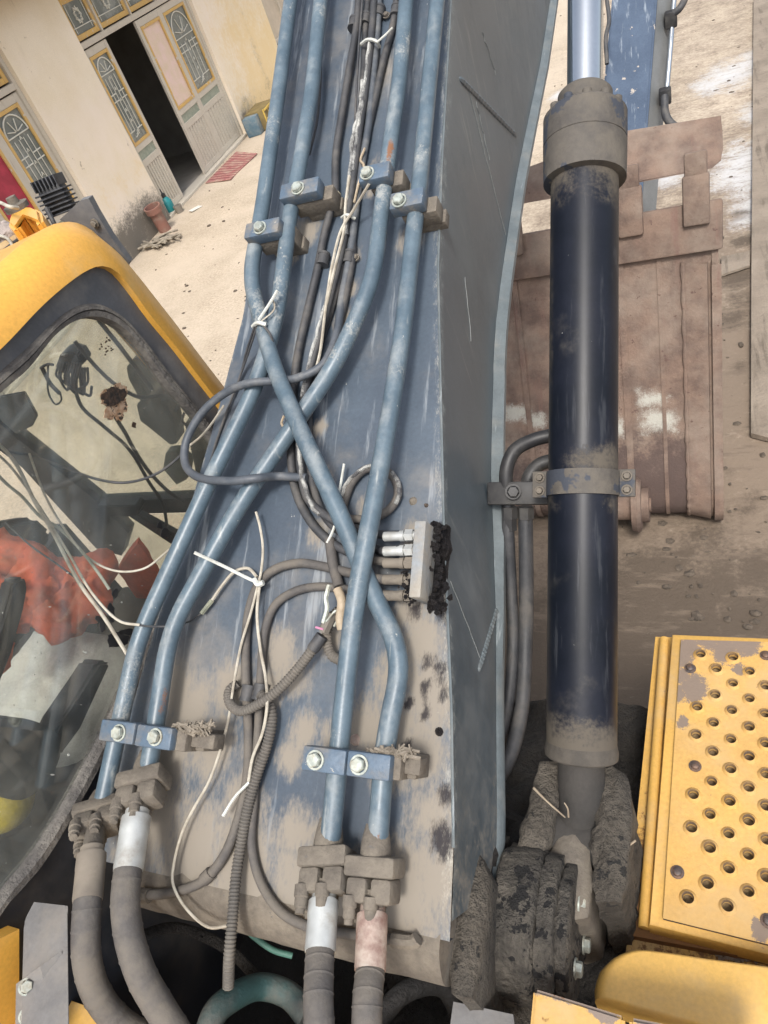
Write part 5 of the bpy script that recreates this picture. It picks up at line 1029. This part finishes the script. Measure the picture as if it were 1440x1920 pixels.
# orange jacket
M_OR = mat('orange jacket cloth', (.86,.19,.085,1), (.70,.13,.06,1), 5, .85, bump=.1, bsc=40, dust=(.30,.13,.08,1), damt=.35, dsc=8)
bm = bmesh.new()
for x, y, X, r, sc_ in ((75,1105,-1.68,.10,(.8,1,1.0)),(15,1135,-1.70,.085,(.8,.8,1.1)),(-20,1200,-1.70,.07,(.8,.8,1.1)),(140,1110,-1.64,.12,(.7,1.2,.8)),(100,1140,-1.64,.08,(.8,1,.8)),(0,1060,-1.78,.09,(1,1,1))):
    bmesh.ops.create_icosphere(bm, subdivisions=4, radius=r, matrix=Matrix.Translation(onX(x, y, X))@Matrix.Diagonal((*sc_, 1)))
rough_up(bm, .05, 9, 3); rough_up(bm, .012, 30, 1); ob('jacket', bm, M_OR, label='crumpled orange work jacket heaped beside the covered seat in the cab', cat='jacket', smooth=60)
bm = bmesh.new(); P = [onY(x, y, 1.24) for x, y in ((258,1018),(268,1030),(300,1085),(282,1125),(270,1140),(238,1095),(222,1068))]; prism(bm, P, Vector((0,.02,.01))); bmesh.ops.triangulate(bm, faces=[f for f in bm.faces if len(f.verts) > 4]); subdiv(bm, 3); rough_up(bm, .008, 20)
ob('pennant', bm, M_OR, label='folded bright orange cloth pennant in the lower front corner of the cab', cat='cloth')
bm = bmesh.new(); c = onX(-6, 1495, -1.42); bmesh.ops.create_uvsphere(bm, u_segments=24, v_segments=14, radius=.075, matrix=Matrix.Translation(c)@Matrix.Diagonal((.9,1.0,1.15,1))); lathe(bm, c+Vector((0,0,.07)), (0,0,1), [(0,.03),(.03,.028),(.03,.02)], 14)
ob('yellow_jug', bm, mat('yellow plastic jug', (.70,.55,.06,1), None, 5, .45), label='rounded yellow plastic jug at the rear of the cab behind the glass', cat='jug', base=True)
# ---- things on the cab roof
rf = 2.862
lb0 = onZ(108, 398, rf+.03); lamp = empty('work_lamp', lb0, cab)
bm = bmesh.new(); c = onD(108, 374, 1.80); LS = .60; LA = Matrix.Rotation(.35, 3, 'Z')@Matrix.Rotation(-.2, 3, 'X')
box(bm, c, LA, .055*LS, .035*LS, .055*LS, .008); wl_ = ob('work_lamp', bm, M_BLK, cab); bpy.data.objects.remove(lamp)
fin = bmesh.new(); box(fin, (0,0,0), Matrix.Identity(3), .064*LS, .052*LS, .0035*LS, .001, 1); fin_me = mesh('cooling_fin', fin, mat('dusty black fin', (.025,.026,.03,1), (.06,.062,.068,1), 30, .5, bump=.02))
for k in range(6): place('cooling_fin', fin_me, c+LA@Vector((0,0,-.052+.017*k))*LS, LA, 1, wl_)
fin2 = bmesh.new(); box(fin2, (0,0,0), Matrix.Identity(3), .003*LS, .05*LS, .022*LS, .0007, 1); fin2_me = mesh('top_fin', fin2, MATS['dusty black fin'])
for k in range(7): place('top_fin', fin2_me, c+LA@Vector((-.051+.017*k,0,.068))*LS, LA, 1, wl_)
bm = bmesh.new(); tube(bm, catmull([c+Vector((.0,-.05,.0)), c+Vector((.02,-.075,-.03)), c+Vector((.0,-.07,-.08)), c+Vector((-.06,-.05,-.11))], 5), .006, 7); ob('lamp_cable', bm, M_CABLE, wl_)
bm = bmesh.new(); d0 = (onY(190,457,1.40)-CAM).length; P = [onY(x, y, 1.40) for x, y in ((112,412),(150,376),(166,372),(180,398),(206,442),(242,492),(234,506),(200,470),(166,440),(138,425))]; prism(bm, P, Vector((0,.018,0))); ob('roof_visor', bm, M_GREYP, cab)
for x, y in ((178,418),(208,468)): place('clip_bolt', small, onY(x, y, 1.397), axes((0,-1,0)), 1.1, cab)
def zt(pts, r, m_, name, z, seg=10): 
    bm = bmesh.new(); tube(bm, catmull([onZ(x, y, z+(dz if dz else 0)) for x, y, dz in pts], 6), r, seg); return ob(name, bm, m_, cab)
bm = bmesh.new(); P = [(12,418),(18,398),(38,386),(62,386),(74,392),(78,410),(66,418),(60,402),(46,398),(36,404),(34,420),(22,428)]; prism(bm, [onZ(x, y, rf+.09) for x, y in P], Vector((0,0,-.06))); bmesh.ops.bevel(bm, geom=bm.edges[:], offset=.008, segments=2, affect='EDGES'); ob('lifting_eye', bm, M_YEL, cab)
bm = bmesh.new(); prism(bm, [onZ(x, y, rf+.03) for x, y in ((-10,462),(40,432),(82,404),(88,410),(50,440),(0,478),(-10,482))], Vector((0,0,-.02))); ob('roof_bracket', bm, mat('pale rusty bar', (.50,.36,.18,1), (.40,.25,.12,1), 9, .7), cab)
bm = bmesh.new(); lathe(bm, onZ(34, 392, rf+.09), (0,0,1), [(0,.03),(.012,.03),(.014,.014),(.03,.012)], 14); ob('lamp_socket', bm, M_DUSTY, cab)
zt([(-30,378,.12),(0,380,.13),(20,388,.13),(34,390,.12)], .004, M_WIRE, 'wire', rf); zt([(-10,440,.04),(15,448,.04),(25,465,.03),(22,470,.02)], .004, M_WIRE, 'wire', rf); zt([(-10,485,.03),(20,462,.03),(50,438,.03)], .006, M_CABLE, 'wire', rf)
bm = bmesh.new(); base = [onZ(x, y, rf+.02) for x, y in ((-20,438),(10,432),(40,430),(50,436),(20,452),(-20,476))]; prism(bm, base, Vector((0,0,.025))); bmesh.ops.triangulate(bm, faces=[f for f in bm.faces if len(f.verts) > 4]); subdiv(bm, 4); rough_up(bm, .012, 25, 2)
ob('roof_rag', bm, mat('pinkish rag', (.46,.38,.34,1), (.33,.28,.25,1), 9, .95, bump=.2), label='pinkish dirty rag lying on the cab roof behind the yellow eye', cat='rag', smooth=60)
